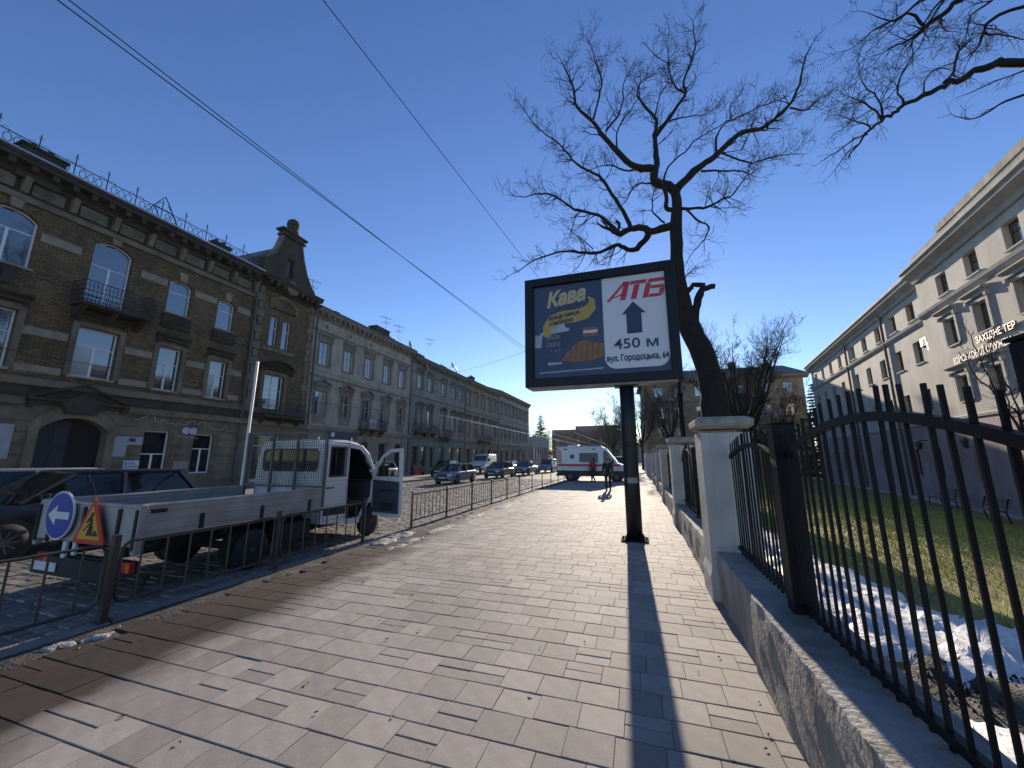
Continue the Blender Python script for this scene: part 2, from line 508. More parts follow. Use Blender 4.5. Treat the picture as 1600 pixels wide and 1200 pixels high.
# dark turned soil with dead leaves beside the snow
dm = MB()
for k in range(2600):
    q = random.random(); x = 1.95 + 1.3 * q + random.gauss(0, .2); y = 3.75 - 1.5 * q + random.gauss(0, .22)
    s = random.uniform(.008, .022); z = yard_z(x, y) + random.uniform(.03, .1) * max(.2, 1 - abs(random.gauss(0, .5)))
    a = random.uniform(0, pi); e = random.uniform(-.03, .03)
    dm.add([(x - s * cos(a), y - s * sin(a), z), (x + s * .6 * sin(a), y - s * .6 * cos(a), z + e + .02), (x + s * cos(a), y + s * sin(a), z + .01), (x - s * .6 * sin(a), y + s * .6 * cos(a), z - e + .015)], [(0, 1, 2, 3)])
o = dm.build('dead_leaves', mat('dead_leaf', (.035, .025, .016), .9, var=.3, rnd=.4, island=True), fix=False); stuff(o, 'dark wet dead leaves and soil beside the snow bank', 'leaves')
mm = MB()
for j in range(14):
    for i in range(26):
        u = i / 25; v_ = j / 13 - .5
        x = 1.8 + 1.5 * u + v_ * .9; y = 3.85 - 1.65 * u + v_ * .8
        mm.v.append((x, y, yard_z(x, y) + .13 * max(0, 1 - (2 * v_) ** 2) * (.7 + .5 * vnoise(x, y, 6)) - .01))
for j in range(13):
    for i in range(25):
        a = j * 26 + i; mm.f.append((a, a + 1, a + 27, a + 26))
o = mm.build('soil_mound', M_dirt, smooth=True, fix=False); stuff(o, 'low mound of dark wet soil beside the snow bank', 'soil')

# grass blades
gm = MB()
cnt = 0
while cnt < 80000:
    q = random.random()
    y = 1.5 + 26 * q ** 1.5; x = random.uniform(1.3, 13)
    if (x - 2.2) ** 2 / .5 + (y - 6) ** 2 / 9 < 1: continue
    if vnoise(x, y, 1.1) < random.uniform(-1.2, .15): continue
    z = yard_z(x, y); h = random.uniform(.025, .07) * (1.0 + .03 * y); a = random.uniform(0, 2 * pi); wd = .004 + .0006 * y
    lx, ly = random.gauss(0, .5) * h, random.gauss(0, .5) * h
    gm.v.extend([(x - wd * cos(a), y - wd * sin(a), z), (x + wd * cos(a), y + wd * sin(a), z), (x + lx, y + ly, z + h)])
    b = len(gm.v) - 3; gm.f.append((b, b + 1, b + 2)); cnt += 1
o = gm.build('grass', M_grass, fix=False); stuff(o, 'patchy winter grass on the fenced lawn', 'grass')
# paved path strip along the right-hand building
pt = MB().box(-1.2, 1.2, -6, 48, -.06, .03).build('yard_path', mat('path_slab', (.42, .41, .4), .85, var=.15, scale=2), loc=(15.2, 16, -.76)); pt.rotation_euler = (0, 0, R(-8.17)); struct(pt)

# crusts of dirty snow and crumbs along the street kerb
M_snowd = mat('dirty_snow', (.42, .4, .38), .75, var=0, scale=14, col2=(.16, .145, .13), bump=.8, bscale=50)
flat0 = lambda x, y: -.004
snow_patch('snow', 'thin line of dirty snow melting along the street kerb', [(-4.72, 7.5, .2, .75), (-4.82, 9.0, .16, 1.2), (-4.85, 11.2, .15, 1.7), (-4.78, 13.8, .15, 1.8), (-4.6, 16.5, .13, 1.8)], .035, res=.05, seed=5, zf=flat0, cut=.5, rough=1.9, m_=M_snowd)
snow_patch('snow', 'crumbling heap of dirty snow beside the gap in the railing', [(-5.25, 7.25, .3, .5), (-5.3, 8.1, .25, .6)], .05, res=.04, seed=8, zf=flat0, cut=.5, rough=2.1, m_=M_snowd)
snow_patch('snow', 'dirty snow crumbs at the foot of the road sign railing', [(-5.3, 2.35, .22, .75)], .035, res=.035, seed=15, zf=flat0, cut=.85, rough=2.2, m_=M_snowd)
lf = MB()
for k in range(260):
    q = random.random()
    if q < .6: x = random.gauss(-5.1, .25); y = random.uniform(1.6, 20)
    elif q < .8: x = random.gauss(.7, .08); y = random.uniform(2, 20)
    else: x = random.uniform(-4.6, .6); y = random.uniform(1.8, 14)
    s = random.uniform(.008, .03); a = random.uniform(0, pi)
    lf.add([(x - s * cos(a), y - s * sin(a), .006), (x + s * .5 * sin(a), y - s * .5 * cos(a), .012), (x + s * cos(a), y + s * sin(a), .007), (x - s * .5 * sin(a), y + s * .5 * cos(a), .014)], [(0, 1, 2, 3)])
o = lf.build('litter', mat('litter_leaf', (.16, .12, .07), .85, var=.3, rnd=.6, island=True), fix=False); stuff(o, 'scattered dry leaves and crumbs on the pavement', 'leaves')
# ------------------------------------------------------------------ low wall, pillars and iron fence on the right
M_wall = mat('weathered_concrete', (.29, .265, .235), .9, var=.3, scale=1.6, bump=.7, bscale=34, mix2=streaks(.85, (5, 5, .8)), detail=9)
M_pill = mat('pillar_plaster', (.46, .43, .4), .85, var=.14, scale=1.3, bump=.35, bscale=24, mix2=streaks(.5, (3, 3, .6)))
M_cap = mat('pillar_cap_stone', (.33, .3, .25), .9, var=.35, scale=5, bump=.6, bscale=40)
M_iron = mat('black_iron', (.007, .007, .008), .55, var=.25, scale=8, bump=.1, bscale=90, spec=.22)
FNX = 1.12
PY = [5.72, 11.2, 16.9, 22.6, 28.3, 34.0, 39.7]           # near faces of the pillars

def rough_wall(name, label, y0, y1, h, x0=WX, x1=1.3, res=.06, amp=.012):
    mb = MB()
    n = max(4, int((y1 - y0) / res)); m_ = max(5, int(h / .06)); top = 8
    prof = []
    rows = []
    for j in range(n + 1):
        y = y0 + (y1 - y0) * j / n; ring = []
        for k in range(m_ + 1):
            z = -.25 + (h + .25) * k / m_
            ring.append((x0 + amp * vnoise(y * 1.3, z * 2, 3) + .3 * amp * random.uniform(-1, 1) * (k > 0) + (.02 * random.random() if k == m_ else 0), y, z + (random.uniform(-.012, .006) if k == m_ else 0)))
        for k in range(1, top + 1):
            ring.append((x0 + (x1 - x0) * k / top, y, h + .008 * vnoise(y, k, 4)))
        ring.append((x1, y, -.25))
        rows.append(ring)
    mb.loft(rows, caps=False, closed=False)
    b = len(mb.v)
    for r in (rows[0], rows[-1]):
        k = len(mb.v); mb.v.extend(r); mb.f.append(tuple(range(k, k + len(r))))
    o = mb.build(name, M_wall, smooth=True); o.modifiers.new('edge', 'EDGE_SPLIT').split_angle = R(50)
    return tag(o, label, 'wall', 'low wall sections under the iron fence')
wl = ['long nearest stretch of weathered low concrete wall beside the pavers', 'low concrete wall between the large front pillar and the second pillar', 'low concrete wall between the second and third pillars',
      'low concrete wall between the third and fourth pillars', 'low concrete wall between the fourth and fifth pillars', 'low concrete wall between the fifth and sixth pillars']
rough_wall('low_wall', wl[0], -1.5, 4.02, .6)
rough_wall('low_wall', 'short low wall section with a broken edge next to the large front pillar', 4.05, 5.72, .585, x0=WX + .03)
for k in range(5):
    rough_wall('low_wall', wl[k + 1], PY[k] + .62, PY[k + 1], .57, res=.12)

pl = ['largest nearest plastered pillar with a stone cap at the fence', 'second plastered fence pillar behind the large front one', 'third plastered fence pillar along the pavement', 'fourth plastered fence pillar along the pavement',
      'fifth small fence pillar along the pavement', 'sixth small fence pillar along the pavement', 'farthest fence pillar along the pavement']
for k, y in enumerate(PY):
    t = thing('fence_pillar', pl[k], 'pillar', (.79, y, 0), 0, 'plastered pillars of the iron fence')
    mb = MB(); rows = []
    for z in [-.2 + .12 * i for i in range(20)]:
        z = min(z, 2.13); e = .03 if z < .35 else 0
        q = lambda: random.uniform(-.0018, .0018)
        rows.append([(-e + q(), -e + q(), z), (.3 + q(), -e + q(), z), (.58 + e + q(), -e + q(), z), (.58 + e + q(), .3 + q(), z), (.58 + e + q(), .6 + e + q(), z), (.3, .6 + e + q(), z), (-e + q(), .6 + e + q(), z), (-e + q(), .3 + q(), z)])
    mb.loft(rows); mb.build('shaft', M_pill, t, bevel=.008)
    mb = MB().loft([[(-.0, -.0, 2.125), (.58, 0, 2.125), (.58, .6, 2.125), (0, .6, 2.125)], [(-.055, -.055, 2.165), (.635, -.055, 2.165), (.635, .655, 2.165), (-.055, .655, 2.165)],
                    [(-.06, -.06, 2.25), (.64, -.06, 2.25), (.64, .66, 2.25), (-.06, .66, 2.25)], [(.02, .02, 2.29), (.56, .02, 2.29), (.56, .58, 2.29), (.02, .58, 2.29)]])
    mb.build('cap', M_cap, t, bevel=.01)

pick = MB().box(-.008, .008, -.008, .008, 0, 1).mesh('picket', M_iron)
def fence_panel(label, y0, y1, z_end, z_mid, zb=.575, sp=.108, x=FNX):
    t = thing('iron_fence', label, 'fence', (x, y0, 0), 0, 'arched black iron fence panels')
    L_ = y1 - y0; n = int(L_ / sp)
    arch = lambda y: z_end + (z_mid - z_end) * sin(pi * min(1, max(0, y / L_))) ** .9
    for i in range(n):
        y = (i + .5) * L_ / n
        o = link('picket', pick, t, loc=(random.uniform(-.003, .003), y, zb), rot=(random.gauss(0, .004), random.gauss(0, .004), random.uniform(-.2, .2))); o.scale = (1, 1, arch(y) + .15 - zb)
    mb = MB(); rings = []
    for i in range(25):
        y = L_ * i / 24; z = arch(y)
        rings.append([(-.02, y, z - .023), (.02, y, z - .023), (.02, y, z + .023), (-.02, y, z + .023)])
    mb.loft(rings).build('top_rail', M_iron, t)
    MB().box(-.02, .02, 0, L_, zb + .055, zb + .1).build('bottom_rail', M_iron, t)
def fence_post(label, y, zt, s=.075, x=FNX, zb=.5):
    t = thing('fence_post', label, 'post', (x, y, 0), 0, 'black steel posts of the iron fence')
    MB().cbox(-s, s, -s, s, zb, zt, .006).build('post_tube', M_iron, t)
    MB().cbox(-s - .006, s + .006, -s - .006, s + .006, zt, zt + .012, .003).build('post_cap', M_iron, t)
fence_panel('arched iron fence panel between the large pillar and the black steel post', 3.81, 5.7, 1.76, 1.88)
fence_post('thick black steel post nearest to the large pillar', 3.73, 2.02, .08)
fence_panel('widest nearest arched iron fence panel in front of the snow', 1.5, 3.65, 1.76, 1.96)
fence_post('black steel fence post at the right edge of the picture', 1.4, 2.08, .08)
fence_panel('iron fence panel beyond the right edge post', -.6, 1.3, 1.76, 1.95)
nm = ['first and second', 'second and third', 'third and fourth', 'fourth and fifth', 'fifth and sixth']
for k in range(5):
    a = PY[k] + .62; b = PY[k + 1]; mid = (a + b) / 2
    fence_panel('near arched iron panel between the %s pillars' % nm[k], a, mid - .07, 1.68, 1.93, x=1.06, sp=.13 if k < 2 else .2)
    fence_post('slim black post midway between the %s pillars' % nm[k], mid, 1.95, .05, x=1.06)
    fence_panel('far arched iron panel between the %s pillars' % nm[k], mid + .07, b, 1.68, 1.93, x=1.06, sp=.13 if k < 2 else .2)
# pale blue-grey site wall closing the far end
o = MB().box(.55, .85, 41, 62, -.2, 2.2).build('site_wall', mat('blue_grey_panel', (.42, .46, .55), .8, var=.1)); tag(o, 'pale blue grey wall at the far end of the fence line', 'wall')
# ------------------------------------------------------------------ billboard
M_bbf = mat('billboard_black_paint', (.008, .01, .015), .45, var=.3, scale=3, spec=.25)
M_pole = mat('pole_paint', (.008, .008, .009), .5, var=.35, scale=5, bump=.15, bscale=30)
M_blue = mat('poster_blue', (.028, .045, .1), .5, var=0, scale=.9, col2=(.045, .07, .135))
M_whp = mat('poster_white', (.62, .63, .68), .55, var=.03, scale=1)
M_red = mat('poster_red', (.5, .03, .05), .5, var=.03)
M_dkb = mat('poster_dark_blue', (.02, .035, .08), .5, var=.03)
M_yel = mat('poster_yellow', (.42, .29, .07), .5, var=.08, scale=3)
M_cream = mat('poster_cream', (.48, .4, .22), .5, var=.05)
M_lid = mat('poster_lid', (.34, .39, .46), .5, var=.15, scale=2)
M_crois = mat('poster_pastry', (.3, .14, .06), .55, var=0, scale=7, col2=(.22, .09, .045))
M_plate = mat('poster_dish', (.5, .52, .58), .5, var=.2, scale=3)
M_cup = mat('poster_cup', (.035, .05, .1), .5, var=.3, scale=3)
BBY = 9.0
bb = thing('billboard', 'dark framed billboard with a coffee poster on a thick black pole', 'billboard', (-.2, BBY, 0), 0)
# local x: world x + .2
X0, X1, Z0, Z1 = -2.38, 1.21, 3.44, 6.27
mb = MB(); mb.tube([(0, .16, 0), (0, .16, 1.2), (0, .16, 2.4), (0, .16, 3.42)], [.165, .165, .163, .16], 24); mb.build('pole', M_pole, bb, smooth=True)
mb = MB()
mb.lathe([(.165, 2.02 - .02), (.176, 2.02), (.176, 2.08), (.165, 2.1)], (0, .16, 0), 24); mb.build('clamp_band', M_pole, bb, smooth=True)
mb = MB(); mb.cbox(-.28, .28, -.1, .42, .0, .03, .006)
for a in range(8):
    mb.tube([(.24 * cos(a * pi / 4), .16 + .22 * sin(a * pi / 4), .03), (.24 * cos(a * pi / 4), .16 + .22 * sin(a * pi / 4), .075)], .016, 6)
mb.build('base_plate', mat('rusty_plate', (.02, .017, .015), .95, var=.4, scale=9, spec=.05), bb)
for a in (45, 135, 225, 315):
    c, s_ = cos(R(a)), sin(R(a)); mb = MB()
    mb.add([(c * .15, .16 + s_ * .15, .03), (c * .29, .16 + s_ * .29, .03), (c * .15, .16 + s_ * .15, .22), (c * .15 + .012, .16 + s_ * .15 + .012, .03), (c * .29 + .012, .16 + s_ * .29 + .012, .03), (c * .15 + .012, .16 + s_ * .15 + .012, .22)], [(0, 1, 2), (3, 5, 4), (0, 1, 4, 3), (1, 2, 5, 4), (0, 2, 5, 3)])
    mb.build('gusset', M_pole, bb)
MB().cbox(-.27, .27, -.02, .34, 3.36, 3.46, .01).build('head_bracket', M_pole, bb)
stk = mat('sticker_paper', (.25, .26, .27), .7, var=.4, scale=25)
mb = MB()
for i in range(9):
    a0 = R(240 + i * 10); mb.v.extend([(.172 * cos(a0), .16 + .172 * sin(a0), 1.2), (.172 * cos(a0), .16 + .172 * sin(a0), 1.32)])
for i in range(8): mb.f.append((2 * i, 2 * i + 2, 2 * i + 3, 2 * i + 1))
mb.build('sticker', stk, bb)
FW = .21
o = MB().plate([(X0, Z0), (X1, Z0), (X1, Z1), (X0, Z1)], [[(X0 + FW, Z0 + FW), (X1 - FW, Z0 + FW), (X1 - FW, Z1 - FW), (X0 + FW, Z1 - FW)]], -.06, .38, 'xz').build('frame', M_bbf, bb, bevel=.012)
MB().box(X0 + .02, X1 - .02, .2, .36, Z0 + .02, Z1 - .02).build('back_panel', M_bbf, bb)
MB().box(X0 + .1, X1 - .1, -.03, .3, Z0 - .05, Z0 + .004).build('light_tray', mat('tray_metal', (.16, .13, .11), .4, var=.2, metal=.6), bb)
# seams of the frame
mb = MB()
for x in (X0 + FW, X1 - FW):
    mb.box(x - .004, x + .004, -.0635, -.055, Z0, Z0 + FW); mb.box(x - .004, x + .004, -.0635, -.055, Z1 - FW, Z1)
mb.build('frame_seam', M_iron, bb)
a0, a1, c0, c1 = X0 + FW, X1 - FW, Z0 + FW, Z1 - FW
DV = -.44                                     # divider between the two posters
MB().box(a0, a1, .03, .2, c0, c1).build('blue_poster', M_blue, bb)
r_ = .26
wp = [(DV + r_, c0 + .13)] + [(a1 - .015 - r_ + r_ * sin(q), c0 + .13 + r_ - r_ * cos(q)) for q in [pi / 2 * i / 6 for i in range(7)]] + [(a1 - .015, c1 - .01), (DV, c1 - .01)] + \
     [(DV + r_ - r_ * cos(q), c0 + .13 + r_ - r_ * sin(q)) for q in [pi / 2 * i / 6 for i in range(7)]]
white = MB().plate(wp, (), .024, .029).build('white_poster', M_whp, bb)
wcx = (DV + a1) / 2
# three-letter mark: slanted block letters with split strokes
def mark(polys, x, z, s, m, y, parent, name):
    mb = MB()
    for p in polys: mb.plate([(x + s * (q[0] + .28 * q[1]), z + s * q[1]) for q in p], (), y - .004, y)
    return mb.build(name, m, parent)
A_ = [[(-.28, 0), (-.1, 0), (.52, 1), (.36, 1)], [(.4, .0), (.68, 0), (.68, 1), (.46, 1), (.40, .88)], [(.0, .14), (.44, .26), (.44, .36), (.02, .2)]]
T_ = [[(.68, .8), (1.52, .8), (1.52, 1), (.74, 1)], [(.94, 0), (1.22, 0), (1.22, .77), (.94, .77)]]
B_ = [[(1.52, 0), (1.78, 0), (1.78, .77), (1.52, .77)], [(1.56, .8), (2.5, .8), (2.6, 1), (1.62, 1)], [(1.8, 0), (2.36, 0), (2.5, .12), (2.5, .17), (1.8, .17)], [(2.26, .19), (2.5, .19), (2.5, .44), (2.26, .44)], [(1.8, .46), (2.5, .46), (2.4, .62), (1.8, .62)]]
mark(A_, DV + .22, c1 - .62, .46, M_red, .024, white, 'logo_letter'); mark(T_, DV + .22, c1 - .62, .46, M_red, .024, white, 'logo_letter'); mark(B_, DV + .22, c1 - .62, .46, M_red, .024, white, 'logo_letter')
ax = wcx - .02; az = c1 - .68
MB().plate([(ax - .17, az - .78), (ax + .17, az - .78), (ax + .17, az - .3), (ax + .27, az - .3), (ax, az), (ax - .27, az - .3), (ax - .17, az - .3)], (), .019, .0235).build('arrow', M_dkb, white)
lettering('450 м', .34, M_dkb, white, (wcx, .018, c0 + .60), align='CENTER', offset=.004, fit=.98)
lettering('вул. Городоцька, 64', .2, M_dkb, white, (wcx, .018, c0 + .31), align='CENTER', offset=.006, fit=1.36)
# coffee poster
bx = lambda u: a0 + u * (DV - a0)           # 0..1 across the blue half
bz = lambda v: c0 + v * (c1 - c0)
kv = lettering('Кава', .52, M_cream, bb, (bx(.2), .022, bz(.76)), rot=(R(90), R(-6), 0), shear=.35, offset=.026, fit=1.02)
def swath(pts, wid, y):
    L_ = []; R2 = []
    for i, p in enumerate(pts):
        q0 = pts[max(0, i - 1)]; q1 = pts[min(len(pts) - 1, i + 1)]; tx, tz = q1[0] - q0[0], q1[1] - q0[1]; l = math.hypot(tx, tz); nx_, nz_ = -tz / l, tx / l; w_ = wid[i]
        L_.append((p[0] + nx_ * w_, p[1] + nz_ * w_)); R2.append((p[0] - nx_ * w_, p[1] - nz_ * w_))
    return L_ + R2[::-1]
MB().plate(swath([(bx(.2), bz(.44)), (bx(.2), bz(.54)), (bx(.28), bz(.605)), (bx(.42), bz(.635)), (bx(.6), bz(.635)), (bx(.75), bz(.655)), (bx(.84), bz(.71)), (bx(.86), bz(.78)), (bx(.8), bz(.83))],
                 [.09, .11, .155, .165, .165, .165, .13, .07, .012], 0), (), .018, .0285).build('ribbon', M_yel, bb)
lettering('краще смакує', .15, M_dkb, bb, (bx(.23), .014, bz(.615)), rot=(R(90), R(-7), 0), fit=.78, offset=.004)
lettering('з випічкою', .15, M_dkb, bb, (bx(.24), .014, bz(.555)), rot=(R(90), R(-7), 0), fit=.6, offset=.004)
MB().plate([(bx(.1), bz(.455)), (bx(.52), bz(.485)), (bx(.52), bz(.515)), (bx(.47), bz(.52)), (bx(.45), bz(.57)), (bx(.26), bz(.56)), (bx(.18), bz(.50)), (bx(.1), bz(.49))], (), .0235, .0285).build('cup_lid', M_lid, bb)
MB().plate([(bx(.19), bz(.17)), (bx(.42), bz(.17)), (bx(.47), bz(.465)), (bx(.14), bz(.455))], (), .0255, .0288).build('cup', M_cup, bb)
lettering('ВЛАСНА', .15, M_lid, bb, (bx(.195), .0225, bz(.405)), fit=.33, rot=(R(90), R(-2), 0)); lettering('ПЕКАРНЯ', .15, M_lid, bb, (bx(.195), .0225, bz(.325)), fit=.33, rot=(R(90), R(-2), 0))
mb = MB()
for i in range(3): mb.disc((bx(.26 + .06 * i), .0225, bz(.29 - .008 * (i == 1))), .018, 'y', .004, 8)
mb.build('cup_ornament', M_lid, bb)
MB().plate([(bx(.02), bz(.33)), (bx(.11), bz(.33)), (bx(.13), bz(.46)), (bx(.02), bz(.47))], (), .0262, .029).build('milk_jug', M_lid, bb)
for k, (u0, v0) in enumerate(((.72, .47), (.72, .44), (.72, .405))):
    MB().plate([(bx(u0), bz(v0)), (bx(u0 + .19), bz(v0)), (bx(u0 + .2), bz(v0 + .03)), (bx(u0 - .01), bz(v0 + .03))], (), .0262, .029).build('biscuit', (M_crois, M_plate, M_crois)[k], bb)
cr = [(.4, .175), (.46, .24), (.56, .31), (.66, .365), (.74, .37), (.83, .345), (.92, .33), (.985, .32), (.985, .19), (.88, .165), (.72, .15), (.55, .155)]
MB().plate([(bx(u), bz(v)) for u, v in cr], (), .0205, .029).build('croissant', M_crois, bb)
mb = MB()
for i in range(6):
    u = .52 + i * .075; mb.plate([(bx(u), bz(.17)), (bx(u + .012), bz(.17)), (bx(u + .04), bz(.34)), (bx(u + .028), bz(.345))], (), .0175, .0203)
mb.build('croissant_fold', mat('poster_pastry_dark', (.16, .07, .03), .6, var=.2), bb)
MB().plate([(bx(.21), bz(.135)), (bx(.4), bz(.14)), (bx(.41), bz(.16)), (bx(.2), bz(.165))], (), .0215, .029).build('napkin', M_lid, bb)
MB().plate([(bx(.08), bz(.055)), (bx(.97), bz(.065)), (bx(.97), bz(.078)), (bx(.08), bz(.066))], (), .0235, .029).build('counter_line', M_lid, bb)
# ------------------------------------------------------------------ houses across the street
M_pvc = mat('window_white', (.78, .79, .8), .45, var=.05, scale=2)
M_oldfr = mat('window_old_paint', (.42, .41, .38), .6, var=.15, scale=5)
M_brownfr = mat('window_brown', (.09, .06, .045), .55, var=.2, scale=5)
M_glA = glassmat('window_glass', (.03, .036, .045), .04, 2.9)
M_glB = glassmat('window_glass_curtain', (.26, .27, .28), .12, 2.2)
M_glC = glassmat('window_glass_dark', (.008, .009, .012), .05, 1.7)
M_brick = mat('brown_brick', (1, 1, 1), .85, var=.25, scale=.7, mix2=brickmix((.23, .152, .066), (.11, .073, .034), (.04, .031, .022), .27, .085, extra=streaks(.75, (1.2, 1.2, .5))))
M_stone1 = mat('sooty_stone', (.18, .146, .098), .85, var=.3, scale=1.1, bump=.4, bscale=14, mix2=streaks(.7, (2.5, 2.5, .8)))
M_stone1d = mat('sooty_stone_dark', (.05, .04, .029), .88, var=.35, scale=1.6, bump=.5, bscale=14)
M_band = mat('pale_stone_band', (.3, .25, .18), .85, var=.2, scale=2, mix2=streaks(.4, (2.5, 2.5, .8)))
M_tin = mat('roof_tin', (.11, .10, .10), .75, var=.3, scale=.8, metal=.0)
M_tinl = mat('gutter_zinc', (.45, .47, .5), .35, var=.2, scale=2, metal=.7)
M_rail = mat('railing_iron', (.02, .02, .024), .5, var=.2)
M_pipe = mat('drain_pipe', (.06, .055, .052), .5, var=.3)
M_tile = mat('old_roof_tile', (.14, .075, .055), .85, var=.4, scale=3, bump=.5, bscale=14)

WCACHE = {}
def win_meshes(w, h, style, arch, fm, gl):
    key = (round(w, 2), round(h, 2), style, round(arch, 2), fm.name, gl)
    if key in WCACHE: return WCACHE[key]
    fr = .065 if w > .8 else .05
    rects = []
    tz = h * (.62 if style != 'door' else .72)
    mx = w / 2; b = .05
    if style in ('T', 'cross', 'door', 'six'):
        if style in ('T',): rects.append((fr, w - fr, tz + b / 2, h - fr, 1))
        else: rects += [(fr, mx - b / 2, tz + b / 2, h - fr, 0), (mx + b / 2, w - fr, tz + b / 2, h - fr, 0)]
        zb = fr if style != 'door' else h * .3
        if style == 'six':
            zm = (zb + tz) / 2
            for a, c in ((zb, zm - b / 2), (zm + b / 2, tz - b / 2)): rects += [(fr, mx - b / 2, a, c, 0), (mx + b / 2, w - fr, a, c, 0)]
        else:
            rects += [(fr, mx - b / 2 - .02, zb, tz - b / 2, 0), (mx + b / 2 + .02, w - fr, zb, tz - b / 2, 0)]
    elif style == 'stack':
        rects += [(fr, w - fr, tz + b / 2, h - fr, 1), (fr, w - fr, fr, tz - b / 2, 0)]
    elif style == 'shop':
        rects += [(fr, w - fr, h * .78, h - fr, 0), (fr, w - fr, fr + .15, h * .78 - b, 0)]
    else:
        rects += [(fr, w - fr, fr, h - fr, 1)]
    top = lambda r: opening(r[0], r[1], r[2], r[3], arch * .8 if (r[4] and arch) else 0)
    if arch:
        w_ = w; rr = (w_ * w_ / 4 + arch * arch) / (2 * arch)
        rects2 = []
        for r in rects:
            if not r[4] and r[3] > h - fr - .01: r = (r[0], r[1], r[2], h - fr - arch * .85, 0)
            rects2.append(r)
        rects = rects2
    polys = [top(r) for r in rects]
    me = MB().plate(opening(0, w, 0, h, arch), polys, 0, .07).mesh('window', fm)
    pms = [MB().plate(p, (), .03, .04).mesh('pane', gl_) for p, gl_ in zip(polys, gl if isinstance(gl, tuple) else (gl,) * len(polys))] if False else []
    gm_ = {'A': (M_glA,) * 8, 'B': (M_glA, M_glB, M_glA, M_glB, M_glA, M_glB), 'C': (M_glC,) * 8, 'D': (M_glA, M_glB, M_glB, M_glB, M_glB, M_glB, M_glB)}[gl]
    pms = [MB().plate(p, (), .03, .045).mesh('pane', gm_[i % 6]) for i, p in enumerate(polys)]
    WCACHE[key] = (me, pms)
    return WCACHE[key]

def window(parent, x0, x1, z0, z1, style='T', arch=0., fm=None, gl='A', dep=.16, sill=None, name='window'):
    me, pms = win_meshes(x1 - x0, z1 - z0, style, arch, fm or M_pvc, gl)
    o = link(name, me, parent, loc=(x0, dep, z0))
    for p in pms: link('pane', p, o)
    if sill:
        MB().box(-.09, x1 - x0 + .09, -dep - .09, .0 - .005, -.09, -.004).build('sill', sill, o)
    return o

def band(parent, x0, x1, z0, z1, proj, m, name='stone_band'):
    return MB().box(x0, x1, -proj, .03, z0, z1).build(name, m, parent)

def hood(parent, x0, x1, z, kind, m, proj=.22):
    mb = MB(); c = (x0 + x1) / 2; w = x1 - x0
    mb.box(x0 + .06, x1 - .06, -proj * .45, .03, z - .16, z)
    if kind == 'flat':
        mb.plate([(-proj * .5, z), (-proj, z + .08), (-proj, z + .14), (.03, z + .17), (.03, z)], (), x0, x1, 'yz')
    elif kind == 'tri':
        mb.box(x0, x1, -proj, .03, z, z + .09)
        mb.plate([(x0, z + .092), (x1, z + .092), (c, z + .092 + w * .2)], (), -proj * .35, .03)
        for s_ in (-1, 1): mb.bar((c + s_ * (w / 2 + .04), -proj * .5 + .01, z + .125), (c - s_ * .0, -proj * .5 + .01, z + .13 + w * .22), proj, .09)
    elif kind == 'seg':
        mb.box(x0, x1, -proj, .03, z, z + .09)
        pts = opening(x0, x1, z + .05, z + .06 + w * .2, w * .2 - .02)
        inn = opening(x0 + .1, x1 - .1, z + .093, z - .02 + w * .2, w * .2 - .12)
        mb.plate(pts, (inn,), -proj, .03); mb.plate(inn, (), -proj * .3, .03)
    for s_ in (x0 + .04, x1 - .18): mb.box(s_, s_ + .14, -proj * .6, .03, z - .32, z - .16)
    return mb.build('window_hood', m, parent)

def surround(parent, x0, x1, z0, z1, m, w=.16, proj=.06, top=True):
    mb = MB().box(x0 - w, x0, -proj, .03, z0, z1 + (w if top else 0)).box(x1, x1 + w, -proj, .03, z0, z1 + (w if top else 0))
    if top: mb.box(x0 + .001, x1 - .001, -proj + .003, .03, z1, z1 + w)
    return mb.build('window_surround', m, parent)

def balcony(parent, x0, x1, z, proj=.9, m=None, h=.95, name='balcony', sheet=False):
    o = MB().cbox(x0, x1, -proj, .02, z - .14, z, .02).build(name, m or M_stone1d, parent)
    mb = MB()
    for s_ in (x0 + .15, (x0 + x1) / 2 - .1, x1 - .35):
        mb.plate([(.02, z - .145), (-proj * .8, z - .145), (-proj * .75, z - .25), (-.2, z - .6), (.02, z - .65)], (), s_, s_ + .2, 'yz')
    mb.build('bracket', m or M_stone1d, o)
    mb = MB(); e = .05
    path = [(x0 + e, 0, 0), (x0 + e, -proj + e, 0), (x1 - e, -proj + e, 0), (x1 - e, 0, 0)]
    for a, b in zip(path, path[1:]):
        A_, B_2 = Vector(a), Vector(b); L_ = (B_2 - A_).length
        for zz in (z + .08, z + h * .55, z + h): mb.bar(A_ + Vector((0, 0, zz)), B_2 + Vector((0, 0, zz)), .035, .03)
        n = int(L_ / .13)
        for i in range(n + 1):
            p = A_.lerp(B_2, i / max(1, n))
            bulge = Vector((0, -.06, 0)) if abs(A_.y - B_2.y) < .01 else Vector((-.06 if A_.x < (x0 + x1) / 2 else .06, 0, 0))
            mb.tube([p + Vector((0, 0, z)), p + bulge + Vector((0, 0, z + h * .3)), p + Vector((0, 0, z + h))], .011, 4)
            if i < n and not sheet:
                q = A_.lerp(B_2, (i + .5) / n); ax_ = (B_2 - A_).normalized()
                for zc, rr in ((z + h * .77, .055), (z + h * .3, .05)):
                    mb.tube([q + ax_ * rr * cos(k * pi / 4) + Vector((0, 0, zc + rr * 1.5 * sin(k * pi / 4))) for k in range(9)], .008, 3, caps=False)
    mb.build('balcony_railing', M_rail, o)
    return o

